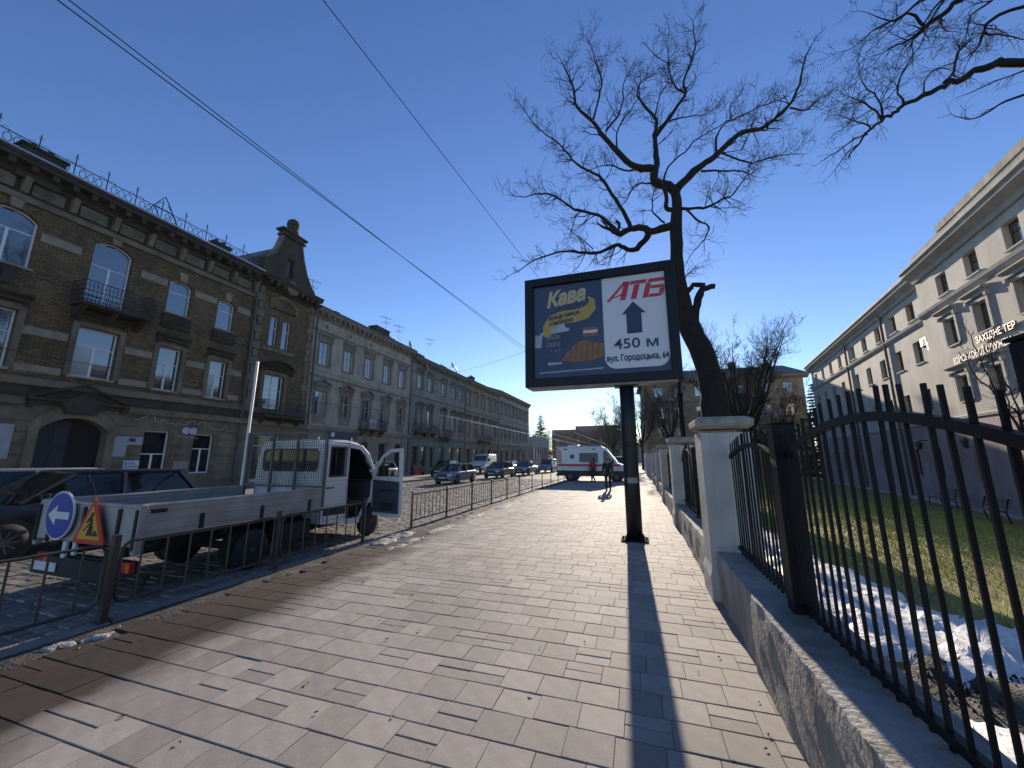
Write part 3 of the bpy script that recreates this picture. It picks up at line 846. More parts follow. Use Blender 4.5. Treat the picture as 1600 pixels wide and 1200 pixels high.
def drainpipe(parent, x, z0, z1, m=None, r=.065):
    mb = MB().tube([(x, -.35, z1), (x, -.2, z1 - .35), (x, -.12, z1 - .6), (x, -.12, z0 + .3), (x, -.22, z0 + .12)], r, 8)
    for zz in np.arange(z0 + 1, z1 - .8, 2.0): mb.lathe([(r + .02, 0), (r + .02, .05)], (x, -.12, zz), 8)
    return mb.build('drainpipe', m or M_pipe, parent, smooth=True)

def house(label, u0, W, H, depth, ops, m_wall, m_ground, zg=4.2, roof=2.4, m_roof=None, rz=R(90), org=None):
    """street house; ops: dicts of openings. Local x along the front, y inward, z up"""
    t = thing('town_house', label, 'house', org or (FX, u0, 0), rz, None)
    up = [opening(o['x0'], o['x1'], o['z0'], o['z1'], o.get('arch', 0)) for o in ops if o['z0'] >= zg - .01]
    lo = [opening(o['x0'], o['x1'], o['z0'], o['z1'], o.get('arch', 0)) for o in ops if o['z0'] < zg - .01]
    MB().plate([(0, zg), (W, zg), (W, H), (0, H)], up, 0, .4).build('wall', m_wall, t)
    MB().plate([(0, -.2), (W, -.2), (W, zg), (0, zg)], lo, -.03, .42).build('ground_storey_wall', m_ground, t)
    MB().box(.01, W - .01, .43, depth, -.2, H - .05).build('rear_wall', m_wall, t)
    if roof:
        mr = m_roof or M_tin
        MB().plate([(-.62, H + .02), (-.62, H + .1), (depth / 2, H + roof), (depth + .3, H + .1), (depth + .3, H + .02)], (), .0, W, 'yz').build('roof', mr, t)
    for o in ops:
        if o.get('style'):
            window(t, o['x0'], o['x1'], o['z0'], o['z1'], o['style'], o.get('arch', 0), o.get('fm'), o.get('gl', 'A'), o.get('dep', .18), o.get('sill'), o.get('name', 'window'))
    return t

def cornice(t, W, H, m, proj=.55, dent=.55, x0=0, name='cornice'):
    mb = MB().plate([(.03, H - .75), (-.1, H - .75), (-.13, H - .62), (-.2, H - .58), (-.2, H - .34), (-proj, H - .3), (-proj, H - .16), (-proj - .08, H - .1), (-proj - .08, H), (.03, H)], (), x0, W, 'yz')
    k = x0 + dent / 2
    while k < W - .1:
        mb.box(k, k + .2, -proj + .06, -.18, H - .56, H - .301); k += dent
    return mb.build(name, m, t)

def antenna(label, p, h=2.2, rz=0, n=5):
    t = thing('roof_antenna', label, 'antenna', p, rz, 'television aerials on the roofs')
    MB().tube([(0, 0, -.3), (0, 0, h)], .025, 5).build('mast', M_pipe, t)
    mb = MB().tube([(-.7, 0, h - .15), (.7, 0, h - .15)], .015, 4)
    for i in range(n):
        x = -.6 + 1.2 * i / (n - 1); mb.tube([(x, -.45 + .05 * i, h - .15), (x, .45 - .05 * i, h - .15)], .012, 4)
    mb.tube([(-.4, 0, h - .7), (.4, 0, h - .7)], .014, 4)
    for i in range(3): mb.tube([(-.3 + .3 * i, -.5, h - .7), (-.3 + .3 * i, .5, h - .7)], .012, 4)
    mb.build('element', M_pipe, t)
    return t

def chimney(t, x, y, z, w=.9, d=.7, h=1.3, m=None):
    mb = MB().cbox(x, x + w, y, y + d, z - 1, z + h, .015).cbox(x - .07, x + w + .07, y - .07, y + d + .07, z + h, z + h + .12, .02)
    for i in range(2): mb.tube([(x + w * (.3 + .4 * i), y + d / 2, z + h + .1), (x + w * (.3 + .4 * i), y + d / 2, z + h + .38)], .1, 8)
    return mb.build('chimney', m or M_stone1d, t)

# ---------------- house 1: brown brick with gabled bay -------------------------------------------------
U = -2.0
W1 = 24.3
def f(a): return a - U
D = lambda a, b, c, d, s='T', **k: dict(x0=f(a), x1=f(b), z0=c, z1=d, style=s, **k)
ops = []
for a, b in ((.3, 1.7), (3.2, 4.6), (6.25, 7.75)):
    ops += [D(a, b, 9.4, 11.75, 'T', arch=.35, sill=M_band), D(a, b, 5.25, 7.6, 'T', sill=M_band), ]
ops += [D(9.5, 10.95, 8.5, 11.85, 'T', arch=.35, gl='A'), D(12.62, 13.74, 9.42, 11.3, 'stack', arch=.22, sill=M_band), D(15.18, 16.2, 9.35, 11.2, 'stack', arch=.2, sill=M_band),
        D(9.55, 11.0, 5.3, 7.55, 'T', gl='B', sill=M_band), D(12.64, 13.72, 5.22, 7.5, 'T', sill=M_band), D(15.18, 16.22, 5.18, 7.4, 'T', gl='B', sill=M_band),
        D(9.0, 11.2, -.1, 3.45, None, arch=.55), D(12.65, 13.8, .02, 3.1, 'T', gl='C', name='door'), D(14.95, 16.05, .9, 3.05, 'T', gl='C'),
        D(6.2, 7.3, .9, 3.1, 'T', gl='C'), D(3.2, 4.5, .9, 3.1, 'T', gl='C'), D(.4, 1.7, .9, 3.1, 'T', gl='C'),
        D(18.66, 19.28, 9.25, 11.4, 'stack'), D(19.62, 20.3, 9.25, 11.35, 'stack'), D(18.66, 20.2, 4.55, 7.3, 'cross', gl='A', name='balcony_door'),
        D(18.5, 20.4, .2, 3.2, 'shop', gl='C')]
h1 = house('dark brown brick house with a gabled bay and an iron railing along its roof', U, W1, 13.6, 12, ops, M_brick, M_stone1, 4.2, roof=0)
# roof slopes: left part, and gable roof
MB().plate([(-.6, 13.72), (-.6, 13.82), (5.5, 15.4), (12.3, 13.9), (12.3, 13.8)], (), 0, f(17.5), 'yz').build('roof', M_tin, h1)
MB().plate([(-.6, 13.72), (-.6, 13.82), (5.5, 15.4), (12.3, 13.9), (12.3, 13.8)], (), f(17.5) + .005, W1, 'yz').build('roof', M_tin, h1)
MB().plate([(f(16.0), 13.9), (f(19.55), 17.2), (f(21.9), 13.9)], (), .32, 6, 'xz').build('gable_roof', M_tin, h1)
cornice(h1, f(17.35), 13.85, M_stone1d, .6, .62)
cornice(h1, W1 - .05, 13.85, M_stone1d, .75, .5, x0=f(17.52))
MB().box(0, f(17.35), -.7, -.6, 13.86, 13.93).build('gutter', M_tinl, h1)
band(h1, 0, f(17.3), 12.1, 12.35, .12, M_stone1); band(h1, 0, f(17.3), 12.36, 13.09, .03, M_stone1d, 'frieze')
for a, b in ((-2, .3), (1.7, 3.2), (4.6, 6.25), (7.75, 9.2), (11.25, 12.6), (13.76, 15.16), (16.25, 17.3)):
    band(h1, f(a) + .1, f(b) - .1, 10.72, 11.1, .035, M_band)
for a, b in ((-2, .3), (1.7, 3.2), (4.6, 6.25), (7.75, 9.5), (11.05, 12.6), (13.76, 15.16), (16.25, 17.3)):
    band(h1, f(a) + .22, f(b) - .2, 6.72, 7.05, .03, M_band); band(h1, f(a) + .22, f(b) - .2, 5.2, 5.5, .03, M_band)
for c, z in ((1.0, 11.8), (3.9, 11.8), (7.0, 11.8), (10.2, 11.9), (13.18, 11.35), (15.7, 11.25)):
    MB().plate([(f(c) - .14, z - .08), (f(c) + .14, z - .08), (f(c) + .2, z + .42), (f(c) - .2, z + .42)], (), -.1, .03).build('keystone', M_band, h1)
for a, b, z0, z1 in ((.3, 1.7, 5.25, 7.6), (3.2, 4.6, 5.25, 7.6), (6.25, 7.75, 5.25, 7.6), (9.55, 11.0, 5.3, 7.55), (12.64, 13.72, 5.22, 7.5), (15.18, 16.22, 5.18, 7.4)):
    surround(h1, f(a), f(b), z0, z1, M_stone1, .2, .08)
    hood(h1, f(a) - .25, f(b) + .25, z1 + .5, 'flat', M_stone1d, .3)
for a in (6.0, 12.5, 15.05):      # carved aprons under the upper windows
    mb = MB().box(f(a), f(a) + 1.35, -.12, .03, 8.55, 9.25)
    for i in range(4): mb.disc((f(a) + .2 + .32 * i, -.14, 8.9), .13, 'y', .08, 10, .06)
    mb.build('carved_apron', M_stone1d, h1)
band(h1, 0, W1, 4.65, 4.95, .16, M_stone1); band(h1, 0, W1, 4.21, 4.6, .06, M_stone1d, 'frieze'); band(h1, 0, f(8.4), 3.85, 4.12, .22, M_stone1); band(h1, f(11.8), W1, 3.85, 4.12, .22, M_stone1)
for z in np.arange(.5, 3.6, .46):  # rusticated courses on the ground storey
    for a, b in ((-2, .3), (1.8, 3.1), (4.6, 6.1), (7.4, 8.85), (11.35, 12.55), (13.9, 14.85), (16.15, 18.4), (20.5, 22.2)):
        MB().box(f(a) + .02, f(b) - .02, -.075, -.02, z, z + .41).build('stone_course', M_stone1, h1)
for i in range(13):               # carved panels in the frieze under the cornice
    a = f(-1.4) + i * 1.45
    mb = MB().box(a, a + .95, -.085, -.025, 12.5, 13.0)
    for j in range(3): mb.disc((a + .2 + .27 * j, -.1, 12.75), .12, 'y', .06, 8, .05)
    mb.build('frieze_panel', M_stone1, h1)
for i in range(14): MB().plate([(.03, 12.4), (-.18, 12.45), (-.34, 13.05), (-.34, 13.09), (.03, 13.09)], (), f(-1.72) + i * 1.45, f(-1.72) + i * 1.45 + .2, 'yz').build('cornice_bracket', M_stone1, h1)
# gateway
mb = MB(); ow = opening(f(8.72), f(11.48), -.1, 3.95, .8, 12); iw = opening(f(9.0), f(11.2), -.1, 3.45, .55, 12)
mb.plate(ow, (iw,), -.17, .0); mb.build('gate_surround', M_stone1, h1)
mb = MB().plate([(f(9.0), .0), (f(10.1), .0), (f(10.1), 3.4), (f(9.0), 3.1)], (), .3, .36)
for i in range(3):
    for j in range(2): mb.cbox(f(9.1) + .5 * j, f(9.52) + .5 * j, .27, .31, .25 + i * 1.0, 1.05 + i * 1.0, .015)
mb.build('gate_leaf', mat('gate_paint', (.02, .026, .035), .6, var=.3), h1)
MB().box(f(10.1), f(11.2), .36, .415, -.1, 3.45).build('gate_shade_plate', mat('passage_shade_black', (.01, .01, .01), .9, var=0), h1)  # near-black plate over the rear wall, colour stands in for the passage's shade
MB().plate([(f(9.6), 3.6), (f(10.6), 3.6), (f(10.75), 4.1), (f(10.1), 4.55), (f(9.45), 4.1)], (), -.36, .0).build('gate_keystone', M_stone1d, h1)
hood(h1, f(8.5), f(11.7), 4.08, 'tri', M_stone1d, .34)
M_plaque = mat('plaque_grey', (.33, .33, .34), .6, var=.1); M_wh2 = mat('notice_white', (.6, .62, .66), .5, var=.04); M_nblue = mat('notice_blue', (.05, .1, .3), .5, var=.05)
MB().box(f(7.55), f(8.35), -.11, -.08, 1.7, 3.05).build('wall_plaque', M_plaque, h1); MB().box(f(11.5), f(12.0), -.11, -.08, 1.8, 2.75).build('wall_plaque', M_plaque, h1)
MB().box(f(12.0), f(12.6), -.115, -.08, 2.35, 2.75).build('wall_plaque', M_plaque, h1)
MB().box(f(12.05), f(12.3), -.13, -.117, 2.5, 2.68).build('house_number', M_dkb, h1)
for z in (1.33, 1.0):
    o = MB().box(f(12.0), f(12.6), -.13, -.08, z, z + .28).build('notice', M_wh2, h1)
    mb = MB()
    for i in range(3): mb.box(f(12.15), f(12.52) - .06 * i, -.135, -.131, z + .06 + .065 * i, z + .085 + .065 * i)
    mb.box(f(12.04), f(12.11), -.135, -.131, z + .05, z + .22); mb.build('notice_print', M_nblue, o)
MB().box(f(14.1), f(14.8), -.12, -.08, 1.15, 1.55).build('wall_plaque', mat('plaque_pink', (.3, .22, .24), .6, var=.1), h1)
mb = MB(); sk = [(12.1, 3.55), (12.35, 3.62), (12.45, 3.75), (12.55, 3.7), (12.62, 3.95), (12.72, 3.9), (12.78, 4.02), (12.85, 3.88), (12.95, 3.55), (13.15, 3.55), (13.35, 3.7), (13.5, 3.5), (13.75, 3.52), (13.9, 3.45), (14.05, 3.58), (14.2, 3.46), (14.4, 3.5), (14.5, 3.72), (14.75, 3.74), (14.95, 3.55), (15.2, 3.74), (15.35, 3.72), (15.4, 3.4), (15.5, 3.7), (15.58, 3.4), (15.66, 3.7), (15.75, 3.38), (16.1, 3.32), (16.35, 3.4), (16.5, 3.72), (16.6, 3.3), (17.0, 3.28)]
mb.tube([(f(a), -.16, z) for a, z in sk], .018, 4); mb.build('skyline_sign', mat('sign_wire_pale', (.45, .42, .36), .5, var=.1), h1)
for k in (0, 1): MB().disc((f(14.42) + .36 * k, -.16, 3.18), .19, 'y', .05, 16).build('round_sign', mat('round_sign_lilac', (.5, .46, .55), .5, var=.15, scale=8), h1)
MB().tube([(f(14.1), -.14, 2.8), (f(14.4), -.14, 2.86), (f(14.6), -.14, 2.8), (f(14.9), -.14, 2.84), (f(15.1), -.14, 2.78)], .018, 4).build('sign_flourish', MATS['sign_wire_pale'], h1)
balcony(h1, f(9.05), f(11.75), 8.5, .95)
balcony(h1, f(18.3), f(21.6), 4.5, .85)
# gabled bay
for z in np.arange(4.95, 13.0, .55):
    for a in (17.5, 21.65):
        MB().box(f(a) + (.0 if int(z / .55) % 2 else .12), f(a) + .55 - (.0 if int(z / .55) % 2 else .12), -.09, .03, z, z + .5).build('quoin', M_stone1, h1)
gp = [(17.55, 13.86), (21.95, 13.86), (21.95, 14.25), (21.5, 14.7), (21.05, 15.4), (20.65, 16.4), (20.35, 17.5), (18.8, 17.5), (18.55, 16.6), (18.25, 15.8), (17.85, 15.45), (17.6, 15.2)]
MB().plate([(f(a), z) for a, z in gp], (opening(f(19.3), f(19.88), 14.55, 15.95),), -.12, .3).build('gable', M_stone1d, h1)
window(h1, f(19.3), f(19.88), 14.55, 15.95, 'one', gl='C', dep=.06, fm=M_brownfr)
mb = MB().box(f(18.6), f(20.55), -.3, .35, 17.5, 17.62).box(f(18.7), f(20.45), -.22, .3, 17.62, 17.85).box(f(18.5), f(20.65), -.34, .38, 17.85, 18.0)
mb.lathe([(.42, 18.0), (.45, 18.15), (.36, 18.3), (.42, 18.5), (.45, 18.75), (.38, 19.0), (.2, 19.15), (.05, 19.2)], (f(19.55), .02, 0), 14)
mb.build('pinnacle', M_stone1d, h1)
for sgn, pts in ((0, [(17.6, 15.2), (17.85, 15.45), (18.25, 15.8), (18.55, 16.6), (18.8, 17.5)]), (1, [(21.95, 14.25), (21.5, 14.7), (21.05, 15.4), (20.65, 16.4), (20.35, 17.5)])):
    mb = MB()
    for p, q in zip(pts, pts[1:]): mb.bar((f(p[0]), .08, p[1]), (f(q[0]), .08, q[1]), .5, .1, up=(0, 1, 0) if False else (0, 0, 1))
    mb.build('gable_coping', M_stone1, h1)
MB().plate(opening(f(18.4), f(20.7), 11.9, 13.0, .5, 10), (opening(f(18.6), f(20.5), 11.9, 12.75, .45, 10),), -.12, .03).build('relief_arch', M_stone1, h1)
MB().disc((f(19.55), -.45, 13.6), .5, 'y', .5, 14, .35).build('cartouche', M_stone1, h1)
hood(h1, f(18.2), f(20.8), 7.75, 'seg', M_stone1d, .4); surround(h1, f(18.66), f(20.2), 4.95, 7.3, M_stone1, .22, .09)
band(h1, f(18.2), f(20.8), 8.85, 9.1, .14, M_stone1)
drainpipe(h1, f(17.4), .2, 13.7, r=.09)
chimney(h1, f(6.7), -.25, 14.0, 1.3, .7, .42); chimney(h1, f(14.3), -.2, 14.0, 1.0, .6, .36)
# iron cresting on the roof
mb = MB()
for z in (14.15, 14.72): mb.tube([(0, -.1, z), (f(17.0), -.1, z)], .022, 4)
k = 0
x = .2
while x < f(16.9):
    tall = 15.25
    mb.tube([(x, -.1, 13.9), (x, -.1, tall)], .022, 4); mb.tube([(x - .08, -.1, tall - .18), (x + .08, -.1, tall - .18)], .012, 4)
    for dx in (.28, .56, .84):
        mb.tube([(x + dx + .12 * cos(q * pi / 4), -.1, 14.43 + .2 * sin(q * pi / 4)) for q in range(9)], .017, 3, caps=False)
        mb.tube([(x + dx, -.1, 14.15), (x + dx, -.1, 14.28)], .01, 3); mb.tube([(x + dx, -.1, 14.6), (x + dx, -.1, 14.72)], .01, 3)
    mb.tube([(x + .02, -.1, 14.7), (x + .2, -.1, 14.85), (x + .3, -.1, 14.75)], .01, 3); mb.tube([(x + 1.1, -.1, 14.7), (x + .92, -.1, 14.85), (x + .82, -.1, 14.75)], .01, 3)
    x += 1.12
cx_ = f(11.7)
for s_ in (-1, 1):
    mb.tube([(cx_ + s_ * .75, -.1, 14.1), (cx_ + s_ * .25, -.1, 15.1), (cx_, -.1, 15.5)], .025, 4)
    mb.tube([(cx_ + s_ * .1, -.1, 14.2), (cx_ + s_ * .45, -.1, 14.75), (cx_ + s_ * .15, -.1, 15.1)], .02, 4)
mb.tube([(cx_ - .5, -.1, 14.75), (cx_ + .5, -.1, 14.75)], .02, 4)
mb.build('roof_railing', M_rail, h1)

# ---------------- houses 2-5 -------------------------------------------------
def row_house(label, u0, u1, H, cent, wall, ground, trim, bw=1.15, top=(8.95, 10.85), mid=(5.0, 6.9), hd=('flat', 'tri'), door_bay=None, fm=None, ground_ops=None, gl=('D', 'B'), zc=3.85, blk=(), roof=2.2, m_roof=None):
    W = u1 - u0; ops = []
    sl = trim
    for i, c in enumerate(cent):
        a, b = c - u0 - bw / 2, c - u0 + bw / 2
        ops.append(dict(x0=a, x1=b, z0=top[0], z1=top[1], style='cross' if i % 2 else 'six', fm=fm or M_oldfr, gl=gl[(i * 7 + 1) % 2], sill=sl, dep=.14))
        if i == door_bay: ops.append(dict(x0=a, x1=b, z0=zc + .42, z1=mid[1], style='door', fm=fm or M_oldfr, gl='A', dep=.14, name='balcony_door'))
        else: ops.append(dict(x0=a, x1=b, z0=mid[0], z1=mid[1], style='cross', fm=fm or M_oldfr, gl='A' if i % 3 else 'B', sill=sl, dep=.14))
    for (a, b, z0, z1, st) in ground_ops or []:
        ops.append(dict(x0=a - u0, x1=b - u0, z0=z0, z1=z1, style=st, fm=M_brownfr, gl='C', dep=.2, arch=.35 if st == 'door' else 0, name='door' if st == 'door' else 'window'))
    t = house(label, u0, W, H, 12, ops, wall, ground, zc, roof, m_roof)
    cornice(t, W - .02, H, trim, .5, .6, x0=.02)
    band(t, .02, W - .02, zc - .02, zc + .28, .2, trim, 'string_course'); band(t, .02, W - .02, H - 1.75, H - 1.6, .07, trim, 'string_course'); band(t, .02, W - .02, top[0] - 1.0, top[0] - .85, .06, trim, 'string_course')
    for i, c in enumerate(cent):
        a, b = c - u0 - bw / 2, c - u0 + bw / 2
        hood(t, a - .22, b + .22, top[1] + .42, hd[0], trim, .24); surround(t, a, b, top[0], top[1], trim, .15, .06)
        hood(t, a - .25, b + .25, mid[1] + .42, hd[1], trim, .28); surround(t, a, b, mid[0] if i != door_bay else zc + .42, mid[1], trim, .16, .07)
        MB().box(a - .05, b + .05, -.05, .03, mid[0] - .62, mid[0] - .12).build('apron', trim, t) if i != door_bay else None
        MB().disc((c - u0, -.005, H - 1.18), .16, 'y', .05, 10).build('attic_vent', M_glC, t)
    for z in np.arange(.3, zc - .3, .42):
        xs_ = [0.02]
        for (a, b, z0, z1, st) in sorted(ground_ops or []):
            if z + .3 > z0 - .1 and z < z1 + .1: xs_ += [a - u0 - .12, b - u0 + .12]
        xs_.append(W - .02)
        for a, b in zip(xs_[::2], xs_[1::2]):
            if b - a > .2: MB().box(a, b, -.06, -.015, z, z + .36).build('stone_course', ground, t)
    return t

def plaster(name, c, am=.6): return mat(name, c, .88, var=.2, scale=.8, bump=.3, bscale=12, mix2=streaks(am, (1.6, 1.6, .45)))
P2 = plaster('plaster_grey_beige', (.43, .37, .28)); T2 = plaster('trim_grey_beige', (.24, .21, .17), .7); G2 = plaster('base_grey_beige', (.29, .245, .19), .7)
h2 = row_house('grey beige plastered house with triangular window pediments beside the gabled brick house', 22.3, 36.15, 13.35, (23.6, 26.3, 29.0, 31.75, 34.35), P2, G2, T2, door_bay=2,
               ground_ops=[(23.2, 24.6, .8, 3.1, 'shop'), (26.0, 27.4, .1, 3.2, 'shop'), (28.5, 29.7, .0, 3.2, 'door'), (31.1, 32.3, .8, 3.1, 'cross'), (33.7, 34.9, .8, 3.1, 'cross')], m_roof=M_tin)
balcony(h2, 28.1 - 22.3, 31.2 - 22.3, 4.27, .8); drainpipe(h2, .2, .2, 13.3); drainpipe(h2, 13.6, .2, 13.3)
MB().box(28.6 - 22.3, 29.6 - 22.3, -.79, -.765, 4.35, 5.2).build('balcony_screen', M_plaque, h2)
MB().box(24.4 - 22.3, 27.8 - 22.3, -.3, -.17, 3.3, 3.8).build('shop_sign', mat('shop_sign_navy', (.03, .035, .08), .5, var=.1), h2)
MB().disc((24.9 - 22.3, -.31, 3.55), .2, 'y', .03, 16).build('shop_sign_badge', M_wh2, h2)
chimney(h2, 8.6, 1.0, 13.8, 2.2, .9, 1.0); chimney(h2, 3.2, 1.0, 13.8, .8, .6, .3); chimney(h2, 11.6, 1.6, 14, .9, .7, .5)
P3 = plaster('plaster_grey_green', (.27, .255, .215)); T3 = plaster('trim_grey_green', (.15, .145, .13), .7); G3 = plaster('base_green_paint', (.13, .19, .165), .5)
h3 = row_house('grey green plastered house with curved window pediments and a green shopfront', 36.17, 50.1, 12.95, (37.9, 40.25, 43.6, 46.45, 48.6), P3, G3, T3, bw=1.2, top=(9.5, 11.25), mid=(5.15, 7.2), hd=('flat', 'seg'), door_bay=2,
               ground_ops=[(36.8, 38.2, .1, 3.0, 'shop'), (38.7, 40.0, .1, 3.0, 'shop'), (40.6, 41.7, .6, 3.0, 'cross'), (42.9, 44.2, .0, 3.2, 'door'), (45.6, 46.9, .6, 3.0, 'shop'), (47.9, 49.3, .6, 3.0, 'shop')], fm=M_oldfr, m_roof=M_tile)
balcony(h3, .6, 5.0, 4.6, .7); balcony(h3, 6.3, 8.7, 4.25, .8); drainpipe(h3, 13.75, .2, 12.9)
chimney(h3, 3.0, 1.2, 13.3, 1.3, .8, .7, M_tile); chimney(h3, 9.0, 1.2, 13.3, 1.2, .8, .6, M_tile)
P4 = plaster('plaster_ochre_grey', (.29, .24, .17)); T4 = plaster('trim_ochre_grey', (.16, .135, .1), .7)
h4 = row_house('narrow ochre grey house with curved hoods, third from the gabled brick house', 50.12, 64.0, 13.0, (51.3, 53.95, 56.9, 59.8, 62.2), P4, T4, T4, bw=1.2, top=(9.4, 11.2), mid=(5.15, 7.2), hd=('flat', 'seg'), door_bay=2,
               ground_ops=[(51, 52.3, .6, 3.0, 'cross'), (53.6, 55, .6, 3.0, 'shop'), (56.2, 57.4, 0, 3.2, 'door'), (59, 60.6, .6, 3.0, 'shop'), (61.8, 63, .6, 3.0, 'cross')], m_roof=M_tin)
balcony(h4, 4.6, 9.0, 4.3, .8); drainpipe(h4, 13.7, .2, 12.9); chimney(h4, 5.0, 1.2, 13.4, 1.0, .8, 1.0)
P5 = plaster('plaster_cool_grey', (.27, .245, .21)); T5 = plaster('trim_cool_grey', (.15, .14, .125), .7)
c5 = [65.6 + 2.35 * i for i in range(8)]
h5 = row_house('long cool grey corner house at the far end of the terrace', 64.02, 84.2, 13.5, c5, P5, T5, T5, bw=1.15, top=(9.5, 11.2), mid=(5.2, 7.1), hd=('flat', 'flat'),
               ground_ops=[(65, 66.2, .6, 3, 'cross'), (68, 69.4, .6, 3, 'shop'), (71.5, 72.8, 0, 3.2, 'door'), (75, 76.6, .6, 3, 'shop'), (79, 80.4, .6, 3, 'shop')], m_roof=M_tin)
o = MB().box(10.9, 13.5, -1.2, -.06, 3.1, 3.35).box(10.9, 13.5, -1.25, -1.2, 2.9, 3.35).build('shop_awning', mat('awning_green', (.06, .11, .06), .7, var=.2), h5)
for lb, p, h in (('tall television aerial beside the gabled bay', (FX - 1.2, 22.9, 13.6), 2.6), ('pair of crossed television aerials above the grey beige house', (FX - 1.6, 33.2, 14.1), 2.6),
                 ('second slim aerial near the end of the grey beige roof', (FX - 1.4, 35.3, 14), 2.4), ('television aerial on the grey green roof', (FX - 1.5, 42.2, 13.9), 3.0)):
    antenna(lb, p, h, R(70))
M_dish = mat('dish_white', (.45, .45, .45), .4, var=.15)
def dish(label, p, rz):
    t = thing('satellite_dish', label, 'dish', p, rz, 'satellite dishes on the terrace')
    mb = MB(); mb.lathe([(.02, 0), (.2, .03), (.36, .1), (.45, .17), (.44, .185), (.34, .12), (.02, .02)], (0, 0, 0), 16); o = mb.build('reflector', M_dish, t, smooth=True); o.rotation_euler = (R(70), 0, 0)
    MB().tube([(0, 0, -.05), (0, .25, -.35), (0, .3, -.7)], .025, 5).build('bracket', M_pipe, t)
    MB().tube([(0, -.05, -.3), (0, -.5, .05)], .012, 4).build('feed_arm', M_pipe, t)
dish('satellite dish at the roof edge of the grey beige house', (FX - .4, 35.9, 14.2), R(130)); dish('satellite dish under the eaves of the grey green house', (FX + .3, 38.6, 12.1), R(130))
dish('larger satellite dish above the middle of the grey green roof', (FX + .4, 44.8, 13.8), R(120)); dish('satellite dish beside the bracket on the grey green roof', (FX + .4, 46.0, 13.4), R(110))
# low modern building beyond the terrace
t = thing('low_building', 'low pale blue grey building past the end of the terrace', 'building', (FX + .2, 87, 0), R(90))
MB().plate([(0, -.2), (16, -.2), (16, 6.6), (0, 6.6)], [opening(.8 + 2.5 * i, 2.7 + 2.5 * i, .9, 4.3) for i in range(6)], 0, .3).build('wall', mat('pale_blue_plaster', (.2, .21, .24), .8, var=.1), t)
MB().box(.02, 15.98, .31, 10, -.2, 6.5).build('rear_wall', MATS['pale_blue_plaster'], t)
for i in range(6): window(t, .8 + 2.5 * i, 2.7 + 2.5 * i, .9, 4.3, 'shop', fm=M_brownfr, gl='A', dep=.12)
# ------------------------------------------------------------------ long pale building on the right
M_pale = mat('pale_render', (.52, .475, .4), .85, var=.16, scale=.5, bump=.25, bscale=10, mix2=streaks(.6, (1.0, 1.0, .3), (.5, .46, .4)))
M_paletr = mat('pale_trim', (.46, .43, .385), .85, var=.15, scale=1.2, mix2=streaks(.45, (2, 2, .6)))
M_attic = mat('attic_render', (.4, .36, .29), .9, var=.25, scale=1.3, mix2=streaks(.8, (3.5, 3.5, .7), (.35, .3, .25)))
M_pink = mat('pink_plinth', (.42, .3, .29), .85, var=.15, scale=.8, mix2=streaks(.4))
ZB = -1.1
rb = thing('office_building', 'long pale four storey building with a pink ground storey behind the lawn', 'building', (20.28, 54.34, 0), R(-98.17))
far_c = [1.9, 4.75, 7.7, 10.65, 14.3, 17.05, 19.8, 22.4, 25.0]
cen_c = [29.7, 32.2, 34.95, 37.7, 40.4, 43.2]
LB, SB = 47.0, 27.2
tz, mz, lz = (10.17, 11.3), (7.45, 8.8), (4.55, 5.8)
wdt = .98
def wing(t, x0, x1, cs, y, H):
    up = []; lo = []
    for c in cs:
        for (a, b) in (tz, mz, lz): up.append(opening(c - wdt / 2, c + wdt / 2, a, b))
        lo.append(opening(c - .42, c + .42, .6, 2.3))
    MB().plate([(x0, 3.7), (x1, 3.7), (x1, H), (x0, H)], up, y, y + .35).build('wall', M_pale, t)
    MB().plate([(x0, ZB - .3), (x1, ZB - .3), (x1, 3.7), (x0, 3.7)], lo, y - .06, y + .36).build('ground_storey_wall', M_pink, t)
    for i, c in enumerate(cs):
        for (a, b) in (tz, mz, lz):
            w_ = window(t, c - wdt / 2, c + wdt / 2, a, b, 'T' if a < 9 else 'stack', fm=M_brownfr, gl='A', dep=y + .22)
            MB().box(c - wdt / 2 - .06, c + wdt / 2 + .06, y - .07, y + .03, a - .07, a - .003).build('sill', M_paletr, t)
        window(t, c - .42, c + .42, .6, 2.3, 'cross', fm=M_brownfr, gl='C', dep=y + .15)
wing(rb, 0, SB, far_c, 0, 12.1)
wing(rb, SB + .005, LB, cen_c, -.4, 12.1)
MB().box(.01, SB, .37, 13, ZB, 12.0).build('rear_wall', M_pale, rb); MB().box(SB + .01, LB - .01, -.03, 13.2, ZB, 12.05).build('rear_wall', M_pale, rb)
for x0, x1, y in ((-.15, SB, 0), (SB + .005, LB, -.4)):
    MB().plate([(y + .03, 11.75), (y - .12, 11.75), (y - .18, 11.95), (y - .55, 12.2), (y - .55, 12.34), (y - .66, 12.42), (y - .66, 12.55), (y + .03, 12.58)], (), x0, x1, 'yz').build('cornice', M_paletr, rb)
    MB().plate([(y + .03, 9.55), (y - .06, 9.55), (y - .16, 9.72), (y - .2, 9.86), (y + .03, 9.92)], (), x0 + .15 * (x0 < 0), x1, 'yz').build('string_course', M_paletr, rb)
    MB().plate([(y + .03, 3.68), (y - .12, 3.68), (y - .14, 3.8), (y + .03, 3.88)], (), x0 + .15 * (x0 < 0), x1, 'yz').build('string_course', M_paletr, rb)
MB().box(SB + .5, LB, -.55, .0, 12.59, 13.25).build('attic', M_attic, rb); MB().box(SB + 3.4, LB, -.6, .02, 13.26, 13.62).build('attic', M_attic, rb)
MB().plate([(-.6, 12.59), (-.6, 12.64), (6.6, 14.4), (13.6, 12.64), (13.6, 12.59)], (), -.1, SB - .01, 'yz').build('roof', M_tin, rb)
